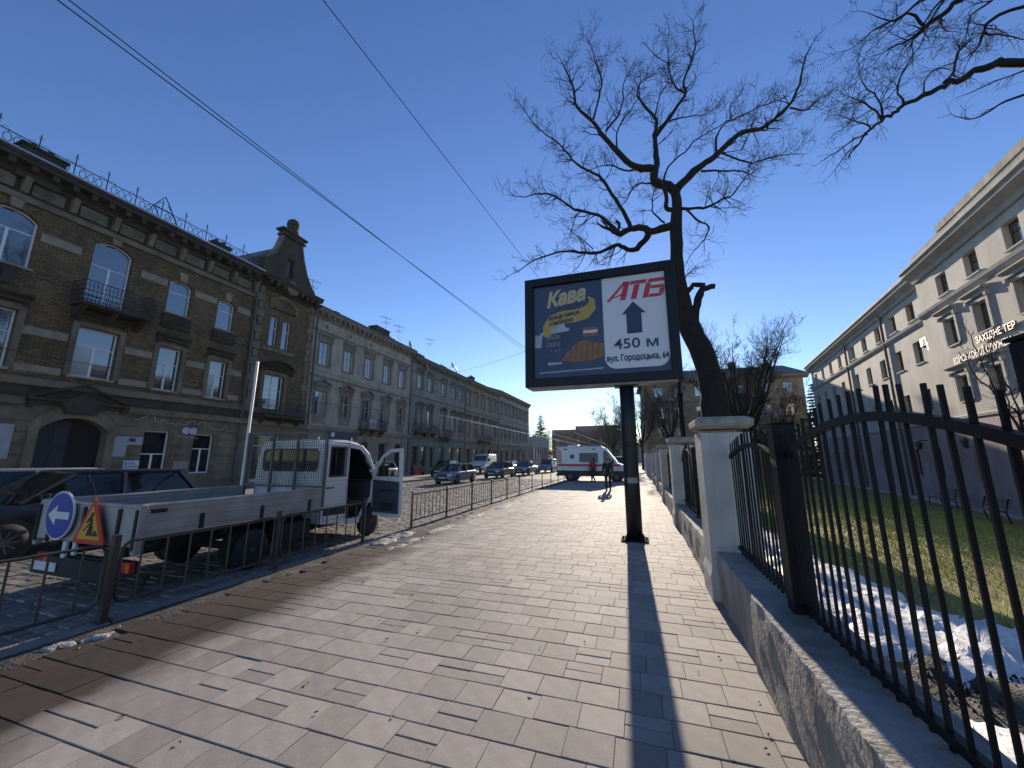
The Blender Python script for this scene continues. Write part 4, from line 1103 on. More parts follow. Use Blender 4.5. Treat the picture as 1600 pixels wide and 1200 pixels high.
MB().box(9.3, 10.6, 1.0, 1.6, 12.8, 13.5).build('roof_hatch', M_tinl, rb)
for i, c in enumerate(cen_c):           # moulded surrounds on the projecting centre
    for (a, b) in (mz, lz):
        o = surround(rb, c - wdt / 2, c + wdt / 2, a, b, M_paletr, .17, .07); o.location.y = -.4
        o = hood(rb, c - .85, c + .85, b + .4, 'flat', M_paletr, .3); o.location.y = -.4
o = drainpipe(rb, 12.95, ZB, 12.6, mat('copper_pipe', (.1, .06, .045), .5, var=.3), .08); o = drainpipe(rb, 21.0, ZB, 12.6, MATS['copper_pipe'], .08)
o = drainpipe(rb, SB - .25, 9.9, 12.6, MATS['copper_pipe'], .08)
for (x, z) in ((26.3, 8.15), (26.95, 7.8)):      # air conditioners
    a = MB().cbox(x, x + .75, -.36, -.06, z, z + .5, .02).build('air_conditioner', mat('ac_grey', (.2, .19, .18), .5, var=.1), rb)
    MB().disc((x + .28, -.37, z + .25), .19, 'y', .02, 16).build('fan_grille', M_rail, a)
    MB().box(x + .1, x + .14, -.35, .02, z - .06, z - .005).box(x + .6, x + .64, -.35, .02, z - .06, z - .005).build('bracket', M_rail, a)
M_let = mat('raised_letter', (.34, .3, .24), .5, var=.05, metal=.0)
lettering('ЗАХІДНЕ ТЕР', .42, M_let, rb, (31.55, -.5, 6.98), ext=.035, fit=2.6, offset=.006)
lettering('ВІЙСЬКОВОЇ СЛУЖБИ', .42, M_let, rb, (29.55, -.5, 6.42), ext=.035, fit=4.2, offset=.006)
M_lamp = mat('lantern_iron', (.02, .02, .02), .5, var=.1)
for k, x in enumerate((24.2, 29.0, 35.6)):
    a = MB().tube([(x, .0, 2.75), (x, -.4, 2.8), (x, -.5, 2.7)], .03, 5).build('wall_lantern', M_lamp, rb)
    mb = MB().lathe([(.04, .32), (.2, .2), (.17, .18), (.11, -.14), (.04, -.2)], (x, -.5, 2.42), 6); mb.build('lantern_head', M_lamp, a)
MB().box(36.0, 37.2, -.5, -.35, ZB, 2.2).build('door', M_brownfr, rb)

# ------------------------------------------------------------------ tan apartment block closing the view
M_tan = mat('tan_render', (.3, .22, .13), .85, var=.22, scale=.5, mix2=streaks(.5, (1.2, 1.2, .4)))
M_tantr = mat('tan_trim', (.23, .17, .105), .85, var=.2)
yb = thing('apartment_block', 'tan four storey apartment block behind the bare trees', 'building', (1.3, 66, 0), R(2.5))
ops = []; W_ = 22.6
cols = [2.2 + 3.05 * i for i in range(7)]
rowsz = [(11.3, 13.0), (7.9, 9.7), (4.7, 6.5), (1.2, 3.0)]
MB().plate([(0, -.8), (W_, -.8), (W_, 14.0), (0, 14.0)], [opening(c - .65, c + .65, a, b) for c in cols for a, b in rowsz], 0, .35).build('wall', M_tan, yb)
MB().box(.01, W_ - .01, .37, 13, -.8, 13.9).build('rear_wall', M_tan, yb)
for i, c in enumerate(cols):
    for j, (a, b) in enumerate(rowsz):
        window(yb, c - .65, c + .65, a, b, 'cross', fm=M_oldfr, gl='B' if (i + j) % 3 == 0 else 'A', dep=.15, sill=M_tantr)
for z in (10.4, 7.2, 3.9): band(yb, 0, W_, z, z + .25, .12, M_tantr, 'string_course')
MB().plate([(.03, 13.5), (-.15, 13.5), (-.7, 13.85), (-.7, 14.1), (.03, 14.15)], (), -.6, W_ + .6, 'yz').build('cornice', M_tantr, yb)
mb = MB(); mb.add([(-.7, -.75, 14.12), (W_ + .7, -.75, 14.12), (W_ + .7, 13.7, 14.12), (-.7, 13.7, 14.12), (3.5, 5.0, 16.6), (W_ - .6, 5.0, 16.6), (W_ - .6, 8, 16.6), (3.5, 8, 16.6)], [(0, 1, 5, 4), (1, 2, 6, 5), (2, 3, 7, 6), (3, 0, 4, 7), (4, 5, 6, 7), (3, 2, 1, 0)]); mb.build('roof', M_tin, yb)
chimney(yb, 13.5, 2.0, 15.2, .9, .9, 1.6); chimney(yb, 18.5, 2.5, 15.4, 1.1, .9, .9)

# ------------------------------------------------------------------ far mass of building on the rise
M_far = mat('far_grey', (.1, .095, .09), .9, var=.2, scale=.1)
fb = thing('far_building', 'large grey flat roofed building in the haze at the end of the street', 'building', (-48, 222, -1), R(-4))
up = [opening(8 + 3.0 * i, 10 + 3.0 * i, 15.6, 17.6) for i in range(10)]
MB().plate([(0, 0), (37, 0), (37, 20), (14, 20), (14, 18.6), (0, 18.6)], up, 0, .4).build('wall', M_far, fb)
MB().box(0.05, 36.9, 6, 24, 0, 18.5).build('rear_wall', M_far, fb)
MB().box(14, 37.5, -.6, 24, 20.02, 20.4).build('roof', M_far, fb)
MB().box(13.9, 14.3, .5, 6, 15, 20).build('roof_post', M_far, fb)
for rws in (11.5, 7.5, 3.5):
    for i in range(11): window(fb, 2.2 + 3.1 * i, 3.9 + 3.1 * i, rws, rws + 2.0, 'one', fm=M_far, gl='C', dep=-.06)
fb2 = thing('far_building', 'lower grey building with a pitched roof right of the hazy flat roofed one', 'building', (-13, 190, -1), R(-4))
MB().plate([(0, 0), (13, 0), (13, 9), (6.5, 13.5), (0, 9)], (), 0, 16).build('wall', M_far, fb2)
MB().plate([(-.5, 8.8), (6.5, 13.6), (13.5, 8.8), (13.5, 9.1), (6.5, 14.0), (-.5, 9.1)], (), -.4, 16.4).build('roof', M_tin, fb2)
for i in range(4):
    for z in (2, 5.3): window(fb2, 1.2 + 3 * i, 2.6 + 3 * i, z, z + 1.9, 'one', fm=M_far, gl='C', dep=-.06)
hl = MB(); nx = 60
for j in range(12):
    for i in range(nx + 1):
        x = -400 + 800 * i / nx; yy = 300 + j * 40
        hl.v.append((x, yy, -2 + (min(1, j / 5)) * (14 + 6 * sin(x * .012 + 1) + 4 * sin(x * .03)) * (1 if True else 0)))
for j in range(11):
    for i in range(nx):
        a = j * (nx + 1) + i; hl.f.append((a, a + 1, a + nx + 2, a + nx + 1))
o = hl.build('hill', M_earth, smooth=True, fix=False); struct(o)
# ------------------------------------------------------------------ trees
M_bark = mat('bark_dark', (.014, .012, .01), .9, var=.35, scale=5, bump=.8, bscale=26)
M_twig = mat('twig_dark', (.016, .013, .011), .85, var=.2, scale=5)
FWD = Vector((-sin(R(18.1)) * cos(R(10.85)), cos(R(18.1)) * cos(R(10.85)), sin(R(10.85)))); RGT = Vector((cos(R(18.1)), sin(R(18.1)), 0)); UPV = RGT.cross(FWD)
def at(x, y, Y):
    """point of the tree seen in direction (x, y), Y metres along the street"""
    d = FWD + RGT * ((x - 800) / 600) + UPV * ((600 - y) / 600)
    return Vector((0, 0, 1.75)) + d * (Y / d.y)

class Tree:
    def __init__(s, seed): s.rnd = random.Random(seed); s.mr = .0042; s.limb = MB(); s.tw = MB()
    def smooth(s, pts, k=3):
        out = []
        n = len(pts)
        for i in range(n - 1):
            p0 = pts[max(0, i - 1)]; p1 = pts[i]; p2 = pts[i + 1]; p3 = pts[min(n - 1, i + 2)]
            for j in range(k):
                t = j / k
                out.append(.5 * ((2 * p1) + (p2 - p0) * t + (2 * p0 - 5 * p1 + 4 * p2 - p3) * t * t + (3 * p1 - p0 - 3 * p2 + p3) * t ** 3))
        out.append(pts[-1])
        return out
    def path(s, pts, r0, r1, n=8, wob=.02, mesh=None):
        pts = s.smooth([Vector(p) for p in pts])
        N = len(pts)
        rad = [r0 + (r1 - r0) * (i / (N - 1)) ** .8 for i in range(N)]
        rad = [r * s.rnd.uniform(.92, 1.1) for r in rad]
        pts = [p + Vector((s.rnd.gauss(0, wob), s.rnd.gauss(0, wob), s.rnd.gauss(0, wob))) * (0 if i in (0, N - 1) else 1) for i, p in enumerate(pts)]
        (mesh or s.limb).tube(pts, rad, n)
        return pts, rad
    def twig(s, p, d, L, r, lev, droop=.0, up=.12):
        """a wandering twig that forks"""
        n = 3 if lev == 0 else 4
        pts = [p]; q = p.copy(); d = d.normalized()
        for i in range(n):
            d = (d + Vector((s.rnd.gauss(0, .2), s.rnd.gauss(0, .2), s.rnd.gauss(0, .16) + up - droop * (i / n)))).normalized()
            q = q + d * (L / n); pts.append(q.copy())
        rad = [max(s.mr, r * (1 - .75 * i / n)) for i in range(n + 1)]
        s.tw.tube(pts, rad, 3 if lev < 2 else 4, caps=False)
        if lev > 0:
            k = s.rnd.randint(3, 5)
            for j in range(k):
                i = s.rnd.randint(1, n); bp = pts[i]
                t = (pts[i] - pts[i - 1]).normalized()
                side = Vector((s.rnd.gauss(0, 1), s.rnd.gauss(0, 1), s.rnd.gauss(0, .8))); side -= t * side.dot(t)
                if side.length < .1: continue
                s.twig(bp, t * .75 + side.normalized() * s.rnd.uniform(.5, .95), L * s.rnd.uniform(.45, .72), rad[i] * .72, lev - 1, droop, up)
    def sprout(s, pts, rad, dens, L, lev=2, start=.25, droop=.05, up=.12, flat=1.0):
        """twigs all along a limb, more towards its tip"""
        n = len(pts)
        tot = sum((pts[i + 1] - pts[i]).length for i in range(n - 1))
        k = int(dens * tot) + 2
        for j in range(k):
            u = start + (1 - start) * s.rnd.random() ** .75
            i = min(n - 2, int(u * (n - 1)))
            p = pts[i].lerp(pts[i + 1], u * (n - 1) - i); t = (pts[i + 1] - pts[i]).normalized()
            side = Vector((s.rnd.gauss(0, 1), s.rnd.gauss(0, flat), s.rnd.gauss(0, 1))); side -= t * side.dot(t)
            if side.length < .1: continue
            s.twig(p, t * s.rnd.uniform(.3, .9) + side.normalized(), L * s.rnd.uniform(.5, 1.15) * (1.15 - .5 * u), min(rad[i] * .5, .026), lev, droop, up)
        s.twig(pts[-1], (pts[-1] - pts[-3]), L * .8, rad[-1] * .9, lev, droop, up)
    def done(s, label, loc, group=None, name='bare_tree', shadow=None):
        t = thing(name, label, 'tree', loc, 0, group)
        off = Vector(loc)
        for mb in (s.limb, s.tw): mb.v = [(v[0] - off.x, v[1] - off.y, v[2] - off.z) for v in mb.v]
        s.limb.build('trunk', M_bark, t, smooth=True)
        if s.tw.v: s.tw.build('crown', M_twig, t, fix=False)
        return t

# ---- the big tree behind the billboard
YT = 15.0
T = Tree(11)
z1 = lambda a, b, dy=0: at(780 + a / 2.728, b / 2.728, YT + dy)
tp = [Vector((2.72, 15, -.3)), Vector((2.68, 15, .6)), at(1118, 650, 15), at(1113, 605, 15), at(1099, 555, 15), at(1080, 515, 15), at(1065, 470, 15), z1(758, 1130), z1(755, 1040), z1(752, 960), z1(757, 880), z1(750, 815)]
rr = [.62, .55, .46, .42, .38, .37, .29, .235, .225, .235, .19, .165]
sp = T.smooth(tp); n_ = len(sp)
T.limb.tube([p + Vector((T.rnd.gauss(0, .008), T.rnd.gauss(0, .008), 0)) for p in sp], [np.interp(i / 3, range(len(rr)), rr) * T.rnd.uniform(.96, 1.05) for i in range(n_)], 14)
limbs = [  # points in the close-up, base radius, tip radius, depth drift, twig density, twig length
    ([(750, 955), (690, 977), (640, 988), (610, 970), (560, 975), (510, 995), (480, 980)], .13, .07, -1.2, .5, .8),
    ([(505, 990), (440, 925), (380, 905), (320, 890), (230, 835), (180, 825), (110, 840)], .06, .015, -1.6, 5, 1.0),
    ([(645, 988), (615, 1030), (570, 1065), (530, 1055), (500, 1045), (430, 1075), (370, 1078), (300, 1070), (230, 1080), (150, 1110), (70, 1160)], .11, .014, 1.4, 4.2, 1.0),
    ([(560, 970), (530, 900), (480, 830), (440, 765), (390, 730), (330, 700), (280, 640), (240, 600), (180, 560), (130, 500), (80, 430)], .075, .012, 2.2, 4.2, 1.0),
    ([(752, 825), (735, 800), (690, 785), (660, 770), (660, 725), (640, 715), (600, 722)], .15, .11, -.3, 0, .5),
    ([(610, 722), (560, 700), (500, 640), (450, 590), (400, 515), (330, 460), (320, 390), (290, 310), (265, 260)], .115, .014, -1.5, 4, 1.0),
    ([(400, 512), (425, 420), (435, 330), (410, 260), (380, 170)], .04, .01, -2.2, 5, .9),
    ([(455, 560), (500, 500), (525, 440), (530, 360), (560, 290)], .04, .01, -.6, 5, .9),
    ([(500, 640), (510, 540), (560, 470), (600, 400)], .03, .01, -1.6, 5, .8),
    ([(590, 722), (530, 725), (480, 705), (430, 710), (350, 740)], .04, .01, .8, 5, .8),
    ([(662, 745), (670, 700), (668, 640), (663, 590), (668, 540), (665, 500), (620, 450), (590, 410), (600, 360), (640, 330)], .11, .012, .6, 3.5, .9),
    ([(667, 580), (710, 520), (760, 450), (795, 395), (785, 350), (815, 270), (835, 200), (830, 140), (825, 90)], .075, .012, 1.4, 4, .9),
    ([(795, 398), (750, 370), (725, 300), (720, 230), (725, 110)], .035, .01, 2.0, 5, .8),
    ([(700, 530), (760, 505), (820, 495), (880, 490), (920, 460)], .035, .01, 2.4, 6, .9),
    ([(665, 490), (690, 400), (720, 350)], .03, .01, .9, 5, .8),
    ([(720, 270), (670, 240), (620, 185)], .022, .01, 2.0, 5, .7),
    ([(755, 805), (800, 760), (850, 715), (900, 680), (950, 640), (1000, 590), (1050, 560), (1110, 550), (1170, 510), (1220, 465), (1260, 410), (1285, 330), (1300, 260), (1330, 195)], .13, .018, 1.8, 3, .9),
    ([(940, 650), (1020, 680), (1080, 695), (1140, 675), (1220, 660), (1290, 655)], .04, .01, 2.6, 5, .9),
    ([(860, 730), (950, 725), (1020, 730), (1060, 740)], .04, .01, .2, 5, .8),
    ([(1110, 552), (1145, 548), (1130, 500)], .035, .02, 1.8, 0, .4),
    ([(1240, 460), (1310, 470), (1350, 430), (1400, 405)], .035, .01, 2.4, 7, .8),
    ([(930, 655), (925, 590), (960, 530), (1000, 510), (1060, 480), (1150, 440), (1220, 415)], .035, .01, .6, 5, .9),
    ([(1030, 640), (1060, 580), (1090, 500)], .025, .01, 2.2, 6, .7),
    ([(990, 515), (985, 450), (1030, 400)], .022, .01, .8, 7, .7),
    ([(700, 780), (720, 710), (790, 650), (830, 600), (900, 560), (980, 510)], .035, .01, -1.4, 5, .9),
    ([(765, 890), (830, 890), (890, 880), (950, 850), (1000, 825), (1040, 770), (1060, 735)], .05, .012, -1.4, 5, .9),
    ([(800, 895), (840, 935), (895, 970), (880, 1010), (850, 1050), (810, 1095)], .035, .01, -1.0, 5, .7),
    ([(745, 895), (712, 890), (712, 835), (700, 795)], .07, .06, -.4, 0, .4),
    ([(705, 950), (660, 910), (650, 860), (668, 800)], .03, .014, .5, 6, .8),
    ([(650, 780), (580, 790), (545, 850), (500, 900)], .03, .01, -.8, 6, .8),
    ([(500, 1040), (480, 1090), (470, 1140)], .02, .008, 1.2, 7, .6),
    ([(370, 1075), (340, 1130), (310, 1160)], .02, .008, 1.2, 7, .6),
    ([(400, 1060), (340, 1010), (290, 970)], .02, .008, 1.2, 7, .7),
    ([(505, 992), (512, 955), (498, 940)], .05, .035, -1.2, 0, .4),
]
start_d = {0: (0, -1.2), 1: (-1.2, -1.9), 2: (-.4, 1.4), 3: (-.8, 2.4)}
for k, (pp, r0, r1, dy, dens, tl) in enumerate(limbs):
    N = len(pp)
    d0 = dy * (.15 if r0 > .1 else .6)
    if pp[0] == (752, 825) or pp[0] == (755, 805) or pp[0] == (750, 955) or pp[0] == (765, 890) or pp[0] == (745, 895): d0 = 0
    pts = [z1(a, b, d0 + (dy - d0) * i / (N - 1)) for i, (a, b) in enumerate(pp)]
    P_, Rd = T.path(pts, r0 * 1.3, r1 * 1.3, 9 if r0 > .06 else 6, wob=.015)
    if dens: T.sprout(P_, Rd, dens * .85, tl * 1.1, lev=2 if tl > .75 else 1, start=.2, droop=.1)
z7 = lambda a, b, dy=0: at(800 + a / 4.706, 390 + b / 4.706, YT + dy)
T.path([z7(1320, 560), z7(1345, 480), z7(1370, 360), z7(1410, 295), z7(1490, 270)], .19, .1, 10)
T.path([z7(1250, 290), z7(1300, 300), z7(1335, 262), z7(1420, 262)], .11, .09, 8)
P_, Rd = T.path([z7(1250, 290), z7(1268, 220), z7(1330, 150), z7(1420, 120)], .03, .01, 6); T.sprout(P_, Rd, 9, .6, lev=1)
T.done('tall bare tree with a dark leaning trunk behind the billboard', (2.72, 15, 0))

# ---- the tree whose branches hang into the picture from the right
T = Tree(23); T.mr = .0024
YR = 8.6
z2 = lambda a, b, dy=0: at(1260 + a / 4, b / 4, YR + dy)
base = Vector((10.2, 8.2, -.6))
k1 = z2(1360, 380)
T.path([base, base + Vector((-.1, 0, 2.5)), base + Vector((-.25, .1, 5.5)), base + Vector((-.3, .2, 8.5)), base + Vector((-.2, .3, 11.5)), base + Vector((-.2, .3, 14))], .34, .09, 12, .01)
T.path([base + Vector((-.25, .15, 7.6)), Vector((9.2, 8.4, 8.6)), k1, z2(1200, 392), z2(1100, 430), z2(950, 500), z2(870, 530), z2(730, 605), z2(610, 655), z2(540, 710), z2(480, 740), z2(400, 810), z2(330, 900), z2(260, 990)], .09, .012, 9)
rl = [([(470, 745), (430, 690), (340, 640), (250, 600)], .03, 9, .55), ([(470, 740), (455, 620), (350, 530), (330, 430)], .025, 9, .55), ([(400, 810), (380, 780), (280, 750), (200, 720)], .025, 9, .5), ([(380, 840), (300, 870), (200, 940), (90, 1010)], .02, 9, .45),
      ([(610, 645), (570, 540), (640, 390), (720, 270), (750, 190)], .022, 5, .5), ([(730, 600), (740, 510), (820, 430), (900, 440)], .018, 5, .4), ([(860, 515), (920, 450), (950, 330), (1050, 230), (1110, 195)], .03, 6, .5),
      ([(330, 900), (250, 960), (180, 1060)], .015, 8, .4)]
for pp, r0, dn, tl in rl:
    P_, Rd = T.path([z2(a, b, .3 * i) for i, (a, b) in enumerate(pp)], r0, .008, 6, .008); T.sprout(P_, Rd, dn * .75, tl, lev=1 if tl < .5 else 2, start=.15, droop=.16, up=.02)
rl = [([(1500, -300), (1200, -120), (960, 0), (880, 70), (760, 150), (730, 190), (640, 250), (540, 290), (480, 330)], .07, 8, .6, -.6), ([(1100, -160), (850, 0), (740, 140)], .04, 5, .5, -.6), ([(735, 160), (650, 80), (560, 130), (430, 100)], .03, 10, .6, -.6), ([(900, -60), (700, 10), (620, 90), (450, 170), (340, 260)], .03, 9, .6, -1.0),
      ([(1700, 20), (1360, 40), (1150, 130), (1110, 200), (1060, 310), (1010, 350)], .05, 7, .6, .8), ([(1110, 205), (1250, 220), (1360, 250)], .025, 6, .5, .8), ([(1700, 480), (1360, 590), (1200, 660), (1050, 740), (960, 735)], .03, 3, .4, .4), ([(1700, 300), (1360, 440), (1200, 500), (1000, 590)], .02, 4, .4, .9), ([(1300, -150), (1160, 0), (1030, 100), (1000, 200)], .03, 8, .6, .4)]
for pp, r0, dn, tl, dy in rl:
    P_, Rd = T.path([z2(a, b, dy) for (a, b) in pp], r0, .009, 6, .008); T.sprout(P_, Rd, dn * .5, tl, lev=2 if tl > .5 else 1, start=.3, droop=.12, up=.03)
T.path([base + Vector((-.2, .3, 12)), z2(2100, -700, -.6), z2(1500, -300, -.6)], .12, .07, 8, .01)
T.path([base + Vector((-.28, .2, 9)), z2(2100, 0, .8), z2(1700, 20, .8)], .09, .05, 8, .01)
T.path([base + Vector((-.25, .2, 7)), z2(2100, 500, .4), z2(1700, 480, .4)], .06, .03, 6, .01)
T.path([base + Vector((-.25, .2, 8)), z2(2100, 350, .9), z2(1700, 300, .9)], .06, .02, 6, .01)
T.path([base + Vector((-.2, .3, 11)), z2(1900, -350, .4), z2(1300, -150, .4)], .06, .03, 6, .01)
T.path([base + Vector((-.2, .3, 11)), z2(1700, -300, -.8), z2(1100, -160, -.6)], .06, .04, 6, .01)
T.path([z2(1500, -300, -.6), z2(1150, -140, -.9), z2(900, -60, -1.0)], .05, .03, 6, .01)
T.done('bare tree reaching into the picture from the top right corner', tuple(base))

# ---- generic bare tree for the background
def bare_tree(label, loc, H, spread, seed, nl=9, rt=.2, fork=.35, dens=1.6, tl=1.1, lev=2, vert=.9, group=None):
    T = Tree(seed); T.mr = .0045 + .00008 * loc[1]; b = Vector(loc); top = b + Vector((T.rnd.uniform(-.2, .2), 0, H * fork))
    T.path([b - Vector((0, 0, .3)), b + Vector((.05, 0, H * fork * .5)), top], rt, rt * .75, 9, .01)
    for i in range(nl):
        a = 2 * pi * i / nl + T.rnd.uniform(-.3, .3); s_ = spread * T.rnd.uniform(.5, 1.0); hh = H * T.rnd.uniform(.8, 1.0) * (1 - .18 * (s_ / spread) ** 2)
        e = b + Vector((s_ * cos(a), s_ * sin(a), hh))
        st = b.lerp(top, T.rnd.uniform(.75, 1.0)) if i % 2 else top
        m1 = st.lerp(e, .35) + Vector((s_ * cos(a) * .12, s_ * sin(a) * .12, -.04 * H * (1 - vert)))
        P_, Rd = T.path([st, m1, st.lerp(e, .7) + Vector((T.rnd.gauss(0, .15), T.rnd.gauss(0, .15), 0)), e], rt * .5, .012, 6, .02)
        T.sprout(P_, Rd, dens, tl, lev=lev, start=.2, up=.2)
    return T.done(label, loc, group)
G_ = 'bare trees behind the fence and along the street'
bare_tree('wide bushy pollarded tree in front of the tan apartment block', (7.4, 32, -.6), 12.0, 4.0, 31, nl=22, rt=.3, fork=.36, dens=2.2, tl=1.5, vert=1, group=G_)
bare_tree('smaller bare tree right of the pollarded tree', (10.2, 36, -.7), 8.5, 2.9, 32, nl=10, rt=.2, fork=.3, dens=2.2, tl=1.2, group=G_)
bare_tree('slim bare tree right behind the dark lamp post', (3.6, 50, 0), 13.0, 3.0, 33, nl=11, rt=.2, fork=.3, dens=1.8, tl=1.5, group=G_)
bare_tree('bare tree half hidden behind the billboard pole', (.4, 62, 0), 12.5, 4.4, 34, nl=14, rt=.22, fork=.3, dens=2.0, tl=1.7, group=G_)
bare_tree('bare street tree in the haze left of the billboard pole', (-4.6, 74, 0), 11.5, 4.2, 35, nl=12, rt=.2, fork=.3, dens=2.0, tl=1.6, group=G_)
bare_tree('bare tree left of the dark spruce at the end of the terrace', (-31, 118, 0), 12.5, 4.0, 36, nl=10, rt=.22, fork=.3, dens=1.4, tl=2.0, lev=1, group=G_)
bare_tree('thin young bare tree in front of the letters on the pale building', (11.9, 17.2, -.8), 7.8, 1.1, 37, nl=6, rt=.06, fork=.5, dens=2.5, tl=.6, lev=1, group=G_)
for k, (x, y, h_) in enumerate(((-36, 128, 11), (-24, 140, 10), (-14, 150, 9), (-20, 170, 11))):
    bare_tree(['bare tree far left beyond the low building', 'bare tree in the haze right of the spruce', 'small bare tree in the haze behind the ambulance', 'bare tree in front of the hazy flat roofed building'][k], (x, y, 0), h_, 3.6, 40 + k, nl=9, rt=.22, fork=.3, dens=1.2, tl=2.0, lev=1, group=G_)

fl = [('bare tree left of the hazy flat roofed building', -33, 150, 12), ('broad bare tree before the hazy flat roofed building', -27, 158, 13), ('bare tree above the roof of the ambulance', -15.5, 128, 11), ('bare tree behind the windscreen of the ambulance', -9.5, 120, 10), ('bare tree in the haze close to the billboard pole', -5.5, 105, 11)]
for k, (lb, x, y, h_) in enumerate(fl): bare_tree(lb, (x, y, 0), h_, 4.2, 60 + k, nl=11, rt=.24, fork=.25, dens=1.6, tl=2.2, lev=2, group=G_)
M_needle = mat('spruce_needle', (.03, .045, .025), .8, var=.3, rnd=.4, island=True)
def spruce(label, loc, H, rad, seed):
    rn = random.Random(seed); t = thing('spruce_tree', label, 'tree', loc, 0, 'dark spruce trees')
    MB().tube([(0, 0, -.3), (0, 0, H)], [.2, .02], 7).build('trunk', M_bark, t)
    mb = MB()
    lev = int(H / .42)
    for i in range(lev):
        z = H * .06 + H * .93 * i / lev; rr_ = rad * (1 - z / H) ** .85 + .1
        nb = int(9 + 5 * (1 - z / H))
        for k in range(nb):
            a = rn.uniform(0, 2 * pi); L_ = rr_ * rn.uniform(.65, 1.08); dz = -.28 * L_ * rn.uniform(.6, 1.2)
            nt = max(4, int(L_ / .11))
            for j in range(nt):
                u = (j + 1) / nt; c = Vector((cos(a) * L_ * u, sin(a) * L_ * u, z + dz * u + .12 * L_ * u * u))
                for q in range(2):
                    d = Vector((rn.gauss(cos(a) * .5, .6), rn.gauss(sin(a) * .5, .6), rn.gauss(-.25, .3))).normalized() * rn.uniform(.25, .5); w_ = Vector((rn.gauss(0, 1), rn.gauss(0, 1), rn.gauss(0, 1))).normalized() * .1
                    mb.v.extend([c - w_, c + w_, c + d]); b_ = len(mb.v) - 3; mb.f.append((b_, b_ + 1, b_ + 2))
    mb.v = [tuple(v) for v in mb.v]
    mb.build('crown', M_needle, t, fix=False)
spruce('dark conical spruce past the end of the terrace', (-27.6, 112, 0), 14.6, 4.6, 51)
spruce('dark spruce between the tan block and the pale building', (22.6, 60.5, -1), 12.9, 3.0, 52)
spruce('second spruce behind the corner of the pale building', (24.8, 62.5, -1), 11.4, 2.8, 53)
# ------------------------------------------------------------------ vehicles
M_tyre = mat('tyre_rubber', (.018, .018, .019), .8, var=.2)
M_rim = mat('wheel_rim', (.15, .15, .155), .45, var=.15, metal=.6)
M_blk = mat('black_plastic', (.02, .02, .022), .6, var=.2)
M_cgl = glassmat('car_glass', (.01, .012, .014), .03, 1.5)
M_hl = mat('headlight_lens', (.5, .52, .55), .12, var=.2, scale=12, metal=.3)
M_tl = mat('tail_light_red', (.35, .012, .012), .2, var=.1)
M_org = mat('indicator_orange', (.5, .14, .02), .25, var=.1)
M_np = mat('number_plate_white', (.55, .57, .6), .5, var=.05)
M_chr = mat('chrome_trim', (.55, .55, .56), .15, var=.05, metal=1.0)
def paint(name, c, rough=.32): return mat('paint_' + name, c, rough, var=.06, scale=1.5, coat=.5, spec=.5)

def mirror_sec(half):
    return half + [(-x, y, z) for x, y, z in reversed(half)]

def wheel(parent, x, y, z, r=.32, w=.2, steel=False):
    s_ = 1 if x > 0 else -1
    ky = ('wheel', r, w, s_, steel)
    if ky not in WCACHE:
        mb = MB(); prof = [(r * .62, -w / 2), (r * .93, -w / 2), (r, -w * .32), (r, w * .32), (r * .93, w / 2), (r * .62, w / 2)]
        rings = [[(a, rr * cos(2 * pi * k / 22), rr * sin(2 * pi * k / 22)) for k in range(22)] for rr, a in prof]; mb.loft(rings)
        tyre = mb.mesh('wheel', M_tyre, True)
        mb = MB().disc((s_ * w * .36, 0, 0), r * .64, 'x', .03, 18)
        for k in range(0 if steel else 10):
            a = 2 * pi * k / 10; mb.bar((s_ * (w * .36 + .018), r * .1 * cos(a), r * .1 * sin(a)), (s_ * (w * .36 + .018), r * .6 * cos(a), r * .6 * sin(a)), .03, .03, up=(1, 0, 0))
        mb.disc((s_ * (w * .36 + .03), 0, 0), r * .15, 'x', .03, 10)
        WCACHE[ky] = (tyre, mb.mesh('rim', mat('steel_rim', (.05, .05, .052), .6, var=.3) if steel else M_rim))
    ty, rm = WCACHE[ky]
    o = link('wheel', ty, parent, loc=(x, y, z)); link('rim', rm, o)
    return o

